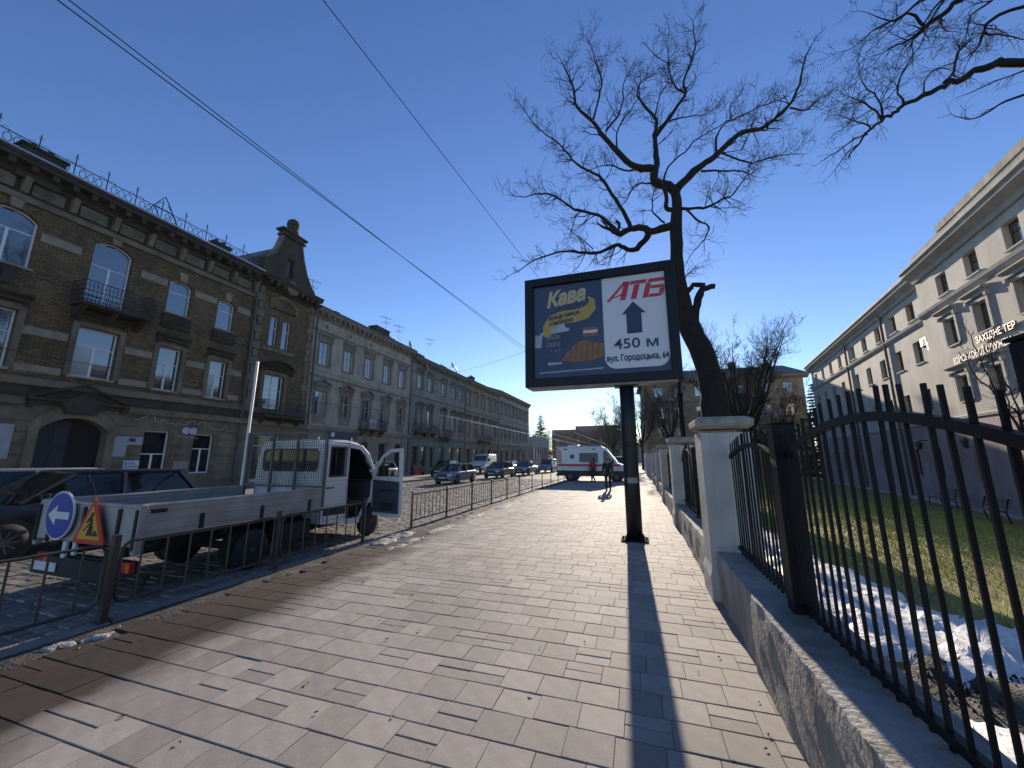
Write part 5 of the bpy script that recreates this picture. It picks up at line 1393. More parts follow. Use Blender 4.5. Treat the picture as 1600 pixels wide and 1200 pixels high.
def car(label, loc, rz, pm, L=4.2, W=1.74, H=1.48, kind='hatch', group='cars on the street', lights=True, name='car'):
    t = thing(name, label, 'car', loc, rz, group)
    hw = W / 2; f_, b_ = L / 2, -L / 2
    suv = kind == 'suv'
    belt = .92 + (.12 if suv else 0); hood = belt - .06; zb = .2 + (.06 if suv else 0)
    yA = f_ - .98; yB = yA - .78; yD = b_ + (.15 if kind != 'sedan' else .75); yC = yD + (.42 if kind != 'sedan' else .6)
    tailz = belt + .02 if kind != 'sedan' else belt + .0
    # body shell: stations (y, half width, bottom, shoulder z, top z)
    stn = [(f_, .62, zb + .14, .52, .56), (f_ - .04, .8, zb + .03, .6, .66), (f_ - .16, .93, zb, .68, .74), (f_ - .45, .985, zb, hood - .1, hood - .03), (yA + .1, 1.0, zb, belt - .06, hood + .02), (yA - .35, 1.0, zb, belt - .03, belt + .01),
           (0, 1.0, zb, belt - .02, belt + .02), (yC - .1, 1.0, zb, belt, belt + .03), (yD + .05, .98, zb, belt - .01, tailz + .02), (b_ + .14, .95, zb + .02, belt - .05, tailz), (b_ + .03, .9, zb + .06, belt - .12, belt - .06), (b_, .78, zb + .14, .55, .62)]
    rings = []
    for y, w_, z0, sh, tp in stn:
        w2 = hw * w_
        rings.append(mirror_sec([(w2 * .86, y, z0), (w2 * .97, y, z0 + .06), (w2, y, z0 + (sh - z0) * .45), (w2 * .995, y, z0 + (sh - z0) * .7), (w2 * .96, y, sh), (w2 * .86, y, tp), (w2 * .4, y, tp + .015)]))
    MB().loft(rings).build('body', pm, t, smooth=True, subd=1)
    # greenhouse
    wb = hw * .9; wt = hw * .7; zr = H - .045
    ya, yb2, yc, yd = yA + .02, yB, yC, yD + .02
    def side(y): return wb
    P_ = {}
    for s_ in (-1, 1):
        P_[s_] = dict(A=Vector((s_ * wb * .97, ya, belt - .02)), B=Vector((s_ * wt, yb2, zr)), C=Vector((s_ * wt, yc, zr - .02)), D=Vector((s_ * wb * .93, yd, belt)))
    q = P_
    def quad(name, a, b, c, d, th=.0, parent=t, m=M_cgl, bow=None):
        mb = MB(); mb.add([a, b, c, d], [(0, 1, 2, 3)]); return mb.build(name, m, parent, fix=False)
    ctr = lambda p, dy, dz: Vector((0, p.y + dy, p.z + dz))
    mb = MB(); mb.add([q[-1]['A'], ctr(q[1]['A'], .14, .0), q[1]['A'], q[1]['B'], ctr(q[1]['B'], .05, .01), q[-1]['B']], [(0, 1, 4, 5), (1, 2, 3, 4)]); mb.build('windscreen', M_cgl, t, fix=False)
    mb = MB(); mb.add([q[1]['D'], ctr(q[1]['D'], -.09, 0), q[-1]['D'], q[-1]['C'], ctr(q[1]['C'], -.05, .01), q[1]['C']], [(0, 1, 4, 5), (1, 2, 3, 4)]); mb.build('rear_window', M_cgl, t, fix=False)
    for s_ in (1, -1):
        e = q[s_]
        bm_ = e['A'].lerp(e['D'], .5); tm = e['B'].lerp(e['C'], .42)
        bm_.x = s_ * wb; 
        MB().add([e['A'], bm_, tm, e['B']], [(0, 1, 2, 3)]).build('side_window', M_cgl, t, fix=False)
        MB().add([bm_, e['D'], e['C'], tm], [(0, 1, 2, 3)]).build('side_window', M_cgl, t, fix=False)
        mb = MB()
        o_ = Vector((s_ * .006, 0, 0))
        mb.bar(e['A'] + o_, e['B'] + o_, .055, .05); mb.bar(bm_ + o_, tm + o_, .05, .07, up=(0, 1, 0)); mb.bar(e['D'] + o_, e['C'] + o_, .09, .1, up=(0, 1, 0)); mb.bar(e['B'] + o_, e['C'] + o_, .05, .05)
        mb.build('window_frame', pm, t)
        MB().loft([[(s_ * (hw * .93), ya - .22, belt + .03), (s_ * (hw * .93), ya - .34, belt + .03), (s_ * (hw * .93), ya - .34, belt + .15), (s_ * (hw * .93), ya - .22, belt + .13)],
                   [(s_ * (hw * 1.12), ya - .2, belt + .04), (s_ * (hw * 1.12), ya - .32, belt + .03), (s_ * (hw * 1.12), ya - .32, belt + .17), (s_ * (hw * 1.12), ya - .2, belt + .14)]]).build('wing_mirror', pm, t, bevel=.02)
        MB().box(s_ * hw * .985, s_ * hw * 1.004, yd + 1.2, ya - .5, zb + .2, zb + .26).build('side_trim', M_blk, t)
        for k in (0, 1): MB().box(s_ * hw * .99, s_ * (hw + .016), bm_.y + .12 - .95 * k - .0, bm_.y + .28 - .95 * k, belt - .16, belt - .13).build('door_handle', pm, t)
        r_ = .31 if not suv else .35
        for y in (f_ - .82, b_ + .78):
            MB().disc((s_ * (hw - .06), y, r_ + .02), r_ + .055, 'x', .145, 22).build('wheel_arch', M_blk, t)
            wheel(t, s_ * (hw - .065), y, r_, r_, .19)
        if lights:
            MB().loft([[(s_ * hw * .5, f_ - .035, .6), (s_ * hw * .86, f_ - .1, .62), (s_ * hw * .86, f_ - .12, .72), (s_ * hw * .52, f_ - .06, .7)], [(s_ * hw * .5, f_ + .005, .6), (s_ * hw * .9, f_ - .075, .62), (s_ * hw * .92, f_ - .1, .72), (s_ * hw * .52, f_ - .015, .7)]]).build('headlight', M_hl, t)
        MB().box(s_ * hw * .7, s_ * hw * .93, b_ - .0, b_ + .12, belt - .3, belt - .08).build('tail_light', M_tl, t, bevel=.015)
    MB().loft([[(-wt - .03, yb2 + .03, zr - .01), (0, yb2 + .1, zr + .0), (wt + .03, yb2 + .03, zr - .01), (wt + .03, yc - .03, zr - .03), (0, yc - .09, zr - .02), (-wt - .03, yc - .03, zr - .03)],
               [(-wt + .06, yb2 - .05, zr + .035), (0, yb2 + .0, zr + .05), (wt - .06, yb2 - .05, zr + .035), (wt - .06, yc + .07, zr + .02), (0, yc + .0, zr + .03), (-wt + .06, yc + .07, zr + .02)]]).build('roof', pm, t, smooth=True)
    MB().box(-hw * .42, hw * .42, f_ - .05, f_ + .004, .56, .68).build('grille', M_blk, t); MB().box(-hw * .6, hw * .6, f_ - .06, f_ + .0, .3, .42).build('air_intake', M_blk, t)
    MB().box(-.26, .26, f_ + .003, f_ + .014, .42, .53).build('number_plate', M_np, t); MB().box(-.26, .26, b_ - .012, b_ + .01, .6, .71).build('number_plate', M_np, t)
    return t

cz = RZ + .0
P_navy = paint('navy_black', (.012, .014, .022)); P_silver = paint('silver', (.33, .34, .36)); P_grblue = paint('grey_blue', (.1, .13, .17)); P_dk = paint('graphite', (.03, .033, .038)); P_white = paint('white', (.62, .63, .64)); P_green = paint('dark_green', (.03, .045, .04)); P_bl = paint('black', (.01, .01, .012))
BK = pi
# beside the truck
car('dark crossover car beside the truck bed, facing the viewer', (-12.1, 5.5, cz), BK, P_navy, 4.3, 1.86, 1.62, 'suv')
car('silver car with a bright roof in the far lane at the left edge', (-15.6, 5.5, cz), BK, P_silver, 4.5, 1.8, 1.62, 'suv')
# oncoming queue
qs = [('blue grey hatchback at the head of the oncoming queue', -13.4, 27.2, P_grblue, 'hatch', 4.0, 1.68, 1.45), ('dark hatchback second in the oncoming queue', -12.9, 35.6, P_dk, 'hatch', 4.1, 1.74, 1.5), ('dark green saloon third in the oncoming queue', -12.3, 42.6, P_green, 'sedan', 4.4, 1.74, 1.45),
      ('grey off-road car fourth in the oncoming queue', -11.6, 51.0, P_grblue, 'suv', 4.5, 1.82, 1.72), ('dark car fifth in the oncoming queue beside the ambulance', -11.3, 59.0, P_dk, 'hatch', 4.2, 1.76, 1.5), ('pale car far back in the oncoming queue', -11.4, 69.0, P_silver, 'suv', 4.4, 1.8, 1.65),
      ('farthest car of the oncoming queue', -11.6, 80.0, P_silver, 'hatch', 4.2, 1.76, 1.5)]
for lb, x, y, p, k, l, w_, h_ in qs: car(lb, (x, y, cz), BK + R(-3), p, l, w_, h_, k)
car('dark hatchback parked on the far kerb beside the green shopfront', (-18.6, 35.4, 0), BK + R(6), P_bl, 4.2, 1.74, 1.5, 'hatch', 'parked cars across the street')
car('light car parked behind the white van across the street', (-17.0, 50.5, cz), BK, P_silver, 4.2, 1.74, 1.48, 'hatch', 'parked cars across the street')
car('dark car parked further along the far kerb', (-16.6, 58.0, cz), BK, P_dk, 4.3, 1.74, 1.48, 'sedan', 'parked cars across the street')
car('silver car parked opposite, seen behind the open truck door', (-19.8, 25.8, 0), BK, P_silver, 4.3, 1.74, 1.48, 'hatch', 'parked cars across the street')
car('white off-road car behind the front of the ambulance', (-2.6, 46, 0), BK + R(20), P_white, 4.6, 1.85, 1.85, 'suv', 'parked cars across the street')
for k, (x, y, p) in enumerate(((-9.0, 66, P_white), (-8.4, 78, P_silver), (-8.8, 92, P_dk))):
    car(['white car in the far traffic left of the ambulance', 'silver car farther off in the near lane', 'dark car farthest off in the near lane'][k], (x, y, cz), R(0), p, 4.3, 1.76, 1.55, 'suv')

def van(label, loc, rz, L, W, H, pm, cat, lower=None, ambulance=False, group=None):
    t = thing(cat, label, cat, loc, rz, group)
    f_, b_ = L / 2, -L / 2; hw = W / 2; z0 = .38
    prof = [(b_, z0 + .1), (b_, H - .25), (b_ + .1, H - .06), (b_ + .35, H), (f_ - 2.0, H), (f_ - 1.75, H - .12), (f_ - .95, 1.38), (f_ - .3, 1.16), (f_ - .06, 1.0), (f_, .75), (f_, z0 + .12), (f_ - .15, z0)]
    prof = prof[::1] + [(b_ + .15, z0)]
    rings = []
    for s_, xo, ins in ((-1, hw, 0), (1, hw, 0)): pass
    mb = MB(); secs = []
    for fr, ins in ((-1.0, 0), (-.93, 1), (.93, 1), (1.0, 0)):
        ring = []
        for (y, z) in prof:
            k = max(0, (z - 1.2) / (H - 1.2)) if z > 1.2 else 0
            x = fr * (hw - .1 * k)
            yy = y * (1 if ins else .992); zz = z - (0 if ins else .035 * (1 if z > 1 else -1))
            ring.append((x, yy, zz))
        secs.append(ring)
    mb.loft(secs); body = mb.build('body', pm, t, bevel=.03)
    for s_ in (-1, 1):
        X = lambda z: s_ * (hw - .1 * max(0, (z - 1.2) / (H - 1.2)) + .004)
        def panel(name, pts, m, th=.012):
            mb = MB(); o1 = [(X(z) - s_ * .03, y, z) for y, z in pts]; o2 = [(X(z) + s_ * th, y, z) for y, z in pts]
            return mb.loft([o1, o2]).build(name, m, t)
        panel('cab_window', [(f_ - 1.85, 1.3), (f_ - 1.05, 1.3), (f_ - 1.15, 1.45), (f_ - 1.62, H - .38), (f_ - 1.85, H - .34)], M_cgl)
        if ambulance:
            panel('side_window', [(f_ - 3.65, 1.42), (f_ - 2.25, 1.42), (f_ - 2.25, 2.1), (f_ - 3.65, 2.1)], M_cgl)
            panel('red_stripe', [(b_ + .05, 1.1), (f_ - .6, 1.1), (f_ - .75, 1.27), (b_ + .05, 1.27)], mat('stripe_red', (.5, .03, .05), .45, var=.05), .008)
            panel('white_stripe', [(b_ + .05, .93), (f_ - .2, .93), (f_ - .2, 1.02), (b_ + .05, 1.02)], M_np, .008)
            panel('black_skirt', [(b_ + .02, z0), (f_ - .05, z0), (f_ - .02, .78), (b_ + .02, .78)], M_blk, .01)
            for i in range(9):
                z = 1.32 + i * .125
                if z > H - .32: break
                panel('hazard_stripe', [(b_ + .06, z + .1), (b_ + .38, z - .02), (b_ + .38, z + .05), (b_ + .06, z + .17)], mat('stripe_red', (.5, .03, .05)), .009)
            mb = MB(); cy, cz_ = f_ - 4.2, 1.82
            for i in range(3):
                a = R(90 + 60 * i); mb.bar((s_ * (hw - .02), cy - .2 * cos(a), cz_ - .2 * sin(a)), (s_ * (hw - .02), cy + .2 * cos(a), cz_ + .2 * sin(a)), .1, .03, up=(1, 0, 0))
            mb.v = [(X(v[2]) + s_ * (.004 + .0 * i), v[1], v[2]) if abs(v[0]) > hw - .02 else (X(v[2]) - s_ * .02, v[1], v[2]) for i, v in enumerate(mb.v)]
            mb.build('star_emblem', mat('emblem_blue', (.03, .06, .2), .5), t)
            panel('tail_light', [(b_ + .005, .95), (b_ + .05, .95), (b_ + .05, 1.4), (b_ + .005, 1.4)], M_tl, .012)
            for yy in (b_ + .55, f_ - 2.7): panel('side_beacon', [(yy, H - .26), (yy + .28, H - .26), (yy + .28, H - .18), (yy, H - .18)], M_blk, .03)
        else:
            for i in range(3):
                y1 = f_ - 1.98 - i * .95
                if y1 - .85 < b_ + .1: break
                panel('side_window', [(y1 - .85, 1.3), (y1, 1.3), (y1, H - .36), (y1 - .85, H - .36)], M_cgl)
            panel('side_trim', [(b_ + .1, .62), (f_ - .4, .62), (f_ - .4, .72), (b_ + .1, .72)], M_blk, .012)
        for y in (f_ - .95, b_ + 1.05):
            MB().disc((s_ * (hw - .08), y, .36), .43, 'x', .19, 22).build('wheel_arch', M_blk, t); wheel(t, s_ * (hw - .085), y, .345, .345, .22)
        MB().box(s_ * hw * .55, s_ * hw * .92, f_ - .12, f_ - .0, .82, 1.0).build('headlight', M_hl, t, bevel=.02)
        MB().cbox(s_ * (hw + .02), s_ * (hw + .24), f_ - 1.25, f_ - 1.1, 1.3, 1.62, .03).build('wing_mirror', M_blk, t)
    wx = hw - .22
    MB().loft([[(-wx - .06, f_ - .93, 1.42), (wx + .06, f_ - .93, 1.42), (wx, f_ - 1.7, H - .18), (-wx, f_ - 1.7, H - .18)], [(-wx - .06, f_ - .9, 1.45), (wx + .06, f_ - .9, 1.45), (wx, f_ - 1.67, H - .15), (-wx, f_ - 1.67, H - .15)]]).build('windscreen', M_cgl, t)
    MB().box(-hw * .5, hw * .5, f_ - .05, f_ + .008, .6, .82).build('grille', M_blk, t); MB().box(-hw * .96, hw * .96, f_ - .2, f_ + .05, .36, .55).build('bumper', M_blk, t, bevel=.03); MB().box(-hw * .96, hw * .96, b_ - .07, b_ + .2, .36, .55).build('bumper', M_blk, t, bevel=.03)
    MB().box(-.26, .26, f_ + .045, f_ + .06, .44, .55).build('number_plate', M_np, t)
    if ambulance:
        MB().cbox(-hw * .7, hw * .7, f_ - 2.35, f_ - 2.05, H, H + .14, .03).build('light_bar', mat('beacon_blue', (.05, .08, .3), .2, var=.1), t)
        MB().box(-.5, .5, b_ + .8, b_ + 1.6, H, H + .12).build('roof_vent', P_white, t, bevel=.03)
    return t
van('white ambulance with a red stripe standing across the pavement', (-3.45, 31.0, 0), R(-90), 5.4, 2.05, 2.6, P_white, 'ambulance', ambulance=True)
van('white passenger van among the cars across the street', (-17.9, 43.8, 0), BK + R(3), 4.8, 1.9, 2.15, P_white, 'van')

# ------------------------------------------------------------------ flatbed truck
M_alu = mat('dropside_aluminium', (.33, .31, .29), .55, var=.18, scale=2.5, metal=.1, bump=.1, bscale=20)
M_bedf = mat('bed_plywood', (.12, .11, .11), .7, var=.25, scale=3)
M_chas = mat('chassis_black', (.012, .012, .013), .7, var=.3)
P_trw = mat('paint_truck_white', (.6, .61, .62), .4, var=.1, scale=1.2, coat=.3, mix2=streaks(.5, (2.5, 2.5, 1.6), (.5, .46, .42)))
tr = thing('flatbed_truck', 'white flatbed truck parked at the railing with its front door open', 'truck', (-7.5, 5.0, RZ), 0)
# local: x from -1.15..1.15 (right = +), y relative 5.0, z relative road
Lz = .14
BY0, BY1 = -1.42, 1.72           # bed from tail to headboard
bx0, bx1 = -1.2, 1.1
MB().box(bx0 + .03, bx1 - .03, BY0 + .03, BY1, .78 + .0, .86).build('bed_floor', M_bedf, tr)
for xa, nmx in ((bx0, 'left'), (bx1 - .045, 'right')):
    o = MB().plate([(BY0, .82), (BY1, .82), (BY1, 1.24), (BY0, 1.24)], (), xa, xa + .04, 'yz').build('dropside', M_alu, tr, bevel=.006)
    mb = MB()
    for k in range(3): mb.box(xa - .008, xa + .052, BY0 + .04, BY1 - .04, .9 + .13 * k, .908 + .13 * k)
    mb.build('side_rib', M_alu, o)
    for y in (BY0 + .75, BY0 + 1.75, BY1 - .35): MB().cbox(xa - .014, xa + .058, y, y + .07, .8, 1.06, .008).build('hinge', M_chas, o)
    MB().tube([(xa + .02, BY0, 1.245), (xa + .02, BY1, 1.245)], .028, 8).build('top_rail', M_alu, o)
tg = MB().plate([(bx0 + .05, .72), (bx1 - .05, .72), (bx1 - .05, 1.22), (bx0 + .05, 1.22)], (), BY0 - .02, BY0 + .02).build('tailgate', M_alu, tr, bevel=.006)
MB().tube([(bx0, BY0, 1.235), (bx1, BY0, 1.235)], .03, 10).build('top_rail', M_alu, tg)
for x in (bx0, bx0 + .32, -.1, bx1 - .42, bx1 - .06): MB().cbox(x, x + .06, BY0 - .045, BY0 - .015, .68, 1.2, .008).build('tailgate_post', M_chas, tg)
for x in (bx0 - .01, bx1 - .06): MB().cbox(x, x + .07, BY0 - .03, BY0 + .06, .62, 1.26, .01).build('corner_post', M_alu, tr)
MB().cbox(bx1 - .08, bx1 + .02, BY0 + .1, BY0 + .3, 1.14, 1.2, .008).build('side_latch', M_chas, tr)
mb = MB()
for x in (-.62, .4): mb.box(x, x + .09, -1.35, 4.2, .5, .68)
for y in (-1.2, -.2, .9): mb.box(bx0 + .1, bx1 - .1, y, y + .08, .68, .775)
mb.cbox(bx0 + .08, bx1 - .08, -1.4, -1.28, .36, .52, .02); mb.tube([(-.7, .3, .36), (.7, .3, .36)], .07, 8); mb.cbox(.45, 1.0, .95, 1.6, .3, .66, .02)
mb.build('chassis', M_chas, tr)
MB().plate([(-.05 - .5, .28), (-.05 + .1, .28), (-.05 + .1, .66), (-.05 - .5, .66)], (), 1.6, 1.61).build('mud_panel', M_chas, tr)
for x in (-1.0, .84):
    o = MB().cbox(x, x + .28, -1.46, -1.4, .4, .54, .01).build('tail_light', M_tl, tr); MB().cbox(x + .2, x + .27, -1.468, -1.42, .41, .53, .005).build('indicator', M_org, o)
np_ = MB().cbox(-.98, -.46, -1.475, -1.46, .3, .42, .004).build('number_plate', M_np, tr)
MB().cbox(-1.1, .8, -1.455, -1.41, .24, .5, .01).build('underrun_bar', M_chas, tr)
MB().cbox(-.38, -.3, -1.48, -1.44, .5, .72, .005).build('tail_strap', M_np, tr); MB().cbox(-.15, -.08, -1.48, -1.44, .55, .72, .005).build('tail_strap', M_np, tr)
for x in (-.92, .92):
    for k in ((0, .2) if True else (0,)): wheel(tr, x - (k if x > 0 else -k), .33, .335, .335, .19, True)
    wheel(tr, x, 3.5, .335, .335, .2, True)
    mb = MB(); arc = [(x + (.13 if x > 0 else -.13), .33 + .43 * cos(a), .34 + .43 * sin(a)) for a in [pi * i / 12 for i in range(13)]]; arc2 = [(x - (.13 if x > 0 else -.13), p[1], p[2]) for p in arc]
    for i in range(12): mb.add([arc[i], arc[i + 1], arc2[i + 1], arc2[i]], [(0, 1, 2, 3)])
    mb.build('mudguard', M_chas, tr, fix=False)
    MB().cbox(x - .05, x + .05, .86, 1.0, .72, .77, .01).build('side_marker', M_org, tr)
# headboard rack with mesh
hb = MB(); HY = BY1 + .02
for x in (bx0 + .02, -.42, .28, bx1 - .02): hb.box(x - .025, x + .025, HY - .02, HY + .03, .86, 2.46)
for z in (1.26, 2.42): hb.box(bx0, bx1, HY - .018, HY + .028, z, z + .04)
rk = hb.build('headboard_frame', mat('rack_galvanised', (.1, .095, .09), .6, var=.25, metal=.1), tr)
mb = MB()
x = bx0 + .08
while x < bx1 - .04: mb.box(x - .004, x + .004, HY + .002, HY + .01, 1.28, 2.42); x += .062
z = 1.34
while z < 2.42: mb.box(bx0 + .03, bx1 - .03, HY - .006, HY + .002, z - .004, z + .004); z += .062
mb.build('headboard_mesh', MATS['rack_galvanised'], rk)
MB().tube([(bx0 - .06, HY, 1.0), (bx0 - .06, HY, 2.6), (bx0 - .05, HY, 3.5), (bx0 - .05, HY, 4.2)], .032, 8).build('mast', mat('mast_white', (.62, .62, .6), .5, var=.15, scale=2), tr)
# cab
CB, CF = 1.84, 4.42                   # rear wall, nose
cw = 1.0
roofz = 2.3
def cabside(s_):
    xo, xi = s_ * 1.0, s_ * .95
    lo, hi = min(xo, xi), max(xo, xi)
    def pt(p): return p
    arch = [(3.5 + .45 * cos(a), .36 + .45 * sin(a)) for a in [pi * i / 12 for i in range(13)]]
    rear = [(CB, .5), (2.62, .42), (2.58, .5), (2.58, 2.2), (CB + .12, 2.2), (CB + .03, 1.9), (CB, 1.3)]
    win = [(2.0, 1.5), (2.46, 1.5), (2.46, 2.1), (2.0, 2.1)]
    o = MB().plate(rear, (win,), lo, hi, 'yz').build('side_panel', P_trw, tr, bevel=.008)
    MB().plate(win, (), lo + .015, hi - .02, 'yz').build('side_window', M_cgl, o)
    fr = .035
    MB().plate([(win[0][0] - fr, win[0][1] - fr), (win[1][0] + fr, win[1][1] - fr), (win[2][0] + fr, win[2][1] + fr), (win[3][0] - fr, win[3][1] + fr)], (win,), hi - .002 if s_ > 0 else lo - .006, hi + .006 if s_ > 0 else lo + .002, 'yz').build('window_seal', M_blk, o)
    MB().plate([(1.9, .66), (2.54, .64), (2.54, .78), (1.9, .8)], (), (hi - .003) if s_ > 0 else lo - .015, (hi + .015) if s_ > 0 else lo + .003, 'yz').build('rub_strip', M_blk, o)
    mb = MB(); xs_ = (hi - .001, hi + .0025) if s_ > 0 else (lo - .0025, lo + .001)
    for a_, b_, c_, d_ in ((1.885, 1.893, .56, 2.14), (2.535, 2.543, .5, 2.16), (1.893, 2.535, 2.152, 2.16), (1.893, 2.535, .86, .864), (1.893, 2.535, 1.385, 1.389), (1.893, 2.535, .556, .563)): mb.box(xs_[0], xs_[1], a_, b_, c_, d_)
    mb.build('panel_gap', M_chas, o)
    mb = MB().tube([(s_ * 1.0, 1.92, 1.24), (s_ * 1.035, 1.96, 1.24), (s_ * 1.035, 2.1, 1.24), (s_ * 1.0, 2.14, 1.24)], .014, 6); mb.build('door_handle', M_blk, o)
    # front wing + sill + pillars round the door opening
    wing_ = [(3.05, .4), (3.05, .36)] + [p for p in arch[::-1]] + [(3.98, .4), (4.36, .42), (4.42, .6), (4.4, .95), (4.25, 1.12), (3.75, 1.28), (3.52, 1.36), (3.46, 1.3), (3.46, .95), (3.3, .7), (3.1, .5)]
    MB().plate(wing_, (), lo, hi, 'yz').build('front_wing', P_trw, tr, bevel=.008)
    MB().plate([(2.585, .4), (3.045, .36), (3.09, .5), (2.585, .5)], (), lo, hi, 'yz').build('sill', P_trw, tr)
    MB().plate([(2.585, 2.12), (2.95, 2.08), (3.2, 1.92), (3.5, 1.55), (3.52, 1.365), (3.62, 1.32), (3.55, 1.6), (3.28, 1.98), (3.0, 2.18), (2.585, 2.24)], (), lo - (.0), hi, 'yz').build('a_pillar', P_trw, tr, bevel=.008)
cabside(1); cabside(-1)
sec = lambda y, z, e=0: [(-.96 + e, y, z)]
roofp = [(CB + .02, 2.1), (CB + .12, 2.22), (CB + .3, 2.29), (2.6, 2.3), (2.95, 2.25), (3.05, 2.2)]
MB().loft([[(-.97, y, z - .06), (-.85, y, z), (0, y, z + .02), (.85, y, z), (.97, y, z - .06)] for y, z in roofp], caps=False, closed=False).build('roof', P_trw, tr, smooth=True)
MB().loft([[(-.95, y, z - .1), (.95, y, z - .1)] for y, z in roofp], caps=False, closed=False).build('headliner', M_blk, tr)
MB().add([(-.95, 3.55, 1.34), (.95, 3.55, 1.34), (.86, 3.04, 2.16), (-.86, 3.04, 2.16)], [(0, 1, 2, 3)]).build('windscreen', M_cgl, tr, fix=False)
MB().loft([[(-.96, y, z - .05), (-.8, y, z), (0, y, z + .04), (.8, y, z), (.96, y, z - .05)] for y, z in ((3.54, 1.36), (3.8, 1.28), (4.2, 1.14), (4.36, 1.0), (4.43, .8), (4.44, .5))], caps=False, closed=False).build('bonnet', P_trw, tr, smooth=True)
MB().box(-.98, .98, 4.3, 4.5, .34, .58).build('front_bumper', M_blk, tr, bevel=.04)
rw = [(-.72, 1.62), (.72, 1.62), (.78, 1.7), (.78, 2.0), (.7, 2.06), (-.7, 2.06), (-.78, 2.0), (-.78, 1.7)]
MB().plate([(-.99, .5), (.99, .5), (.99, 1.5), (.93, 2.1), (.8, 2.26), (-.8, 2.26), (-.93, 2.1), (-.99, 1.5)], (rw,), CB - .0, CB + .05).build('rear_panel', P_trw, tr, bevel=.01)
MB().plate(rw, (), CB + .012, CB + .03).build('rear_window', M_cgl, tr)
MB().plate([(p[0] * 1.04, 1.84 + (p[1] - 1.84) * 1.12) for p in rw], (rw,), CB - .008, CB + .002).build('window_seal', M_blk, tr)
MB().box(-.94, .94, CB + .06, 3.5, .42, .5).build('cab_floor', M_blk, tr)
for x in (-.75, -.05, .3):
    s = MB().cbox(x, x + .48, 2.5, 3.0, .78, .95, .04).cbox(x, x + .48, 2.42, 2.56, .9, 1.55, .05).cbox(x + .12, x + .36, 2.42, 2.52, 1.58, 1.76, .04).build('seat', mat('seat_fabric', (.03, .03, .035), .9, var=.2), tr)
MB().loft([[(-.94, y, .85), (.94, y, .85), (.94, y, z), (-.94, y, z)] for y, z in ((3.2, 1.1), (3.3, 1.3), (3.5, 1.34))]).build('dashboard', M_blk, tr)
MB().tube([(-.45 + .19 * cos(2 * pi * k / 14), 3.12 + .05 * sin(2 * pi * k / 14), 1.22 + .18 * sin(2 * pi * k / 14)) for k in range(15)], .014, 5).build('steering_wheel', M_blk, tr)
for s_ in (-1, 1):
    MB().cbox(s_ * .6, s_ * .92, 4.32, 4.46, .84, 1.08, .02).build('headlight', M_hl, tr)
MB().tube([(.5, 2.1, 2.28), (.5, 2.08, 2.36)], .012, 6).build('roof_aerial', M_wh2, tr); MB().tube([(.88, 2.75, 2.2), (.9, 2.7, 2.36)], .012, 6).build('roof_aerial', M_wh2, tr)
# closed left door and open right door
def door(name, hinge, rot):
    d = bpy.data.objects.new(name, None); COL.objects.link(d); d.parent = tr; d.location = hinge; d.rotation_euler = (0, 0, rot); return d
def door_mesh(par_loc, rot, s_):
    # local y runs from hinge (0) back to -.92 ; x outward
    outer = [(0, .5 - .02), (-.86, .44), (-.9, .6), (-.9, 1.4), (-.87, 2.12), (-.5, 2.1), (-.25, 1.95), (0.0, 1.6), (.04, 1.34), (.04, .7)]
    wn_ = [(-.06, 1.42), (-.8, 1.42), (-.78, 2.03), (-.5, 2.02), (-.28, 1.88), (-.08, 1.6)]
    mb = MB().plate(outer, (wn_,), 0, .055, 'yz')
    o = mb.build('front_door', P_trw, tr, bevel=.008, loc=par_loc); o.rotation_euler = (0, 0, rot)
    MB().plate(wn_, (), .02, .035, 'yz').build('door_window', M_cgl if s_ < 0 else mat('clear_glass', (.02, .025, .03), .03, ior=1.5, var=0), o)
    MB().plate([(-.02, .56), (-.84, .54), (-.84, 1.3), (-.02, 1.34)], (), -.03, -.002, 'yz').build('door_trim', mat('door_trim_grey', (.05, .055, .07), .7, var=.15), o, bevel=.01)
    mb = MB().cbox(-.06, -.03, -.72, -.3, .62, .8, .01).cbox(-.065, -.03, -.7, -.25, 1.06, 1.12, .01); mb.build('door_pocket', M_blk, o)
    MB().box(.012, .05, -.3, -.27, 1.42, 1.9).build('window_bar', M_blk, o)
    mm = MB().cbox(.06, .32, -.2, -.05, 1.3, 1.72, .03).build('wing_mirror', M_blk, o)
    MB().box(.08, .3, -.206, -.2, 1.33, 1.69).build('mirror_glass', mat('mirror_glass', (.5, .5, .52), .05, var=0, metal=1), mm)
    return o
dr = door_mesh((1.0, 3.5, 0), R(84), 1)
dl = door_mesh((-1.0, 3.5, 0), 0, -1)
dl.scale = (-1, 1, 1)
# clear pane for the opened door
gm2 = MATS['clear_glass'].node_tree.nodes['Principled BSDF']; gm2.inputs['Transmission Weight'].default_value = 1.0; gm2.inputs['IOR'].default_value = 1.05; gm2.inputs['Base Color'].default_value = (.75, .8, .8, 1)

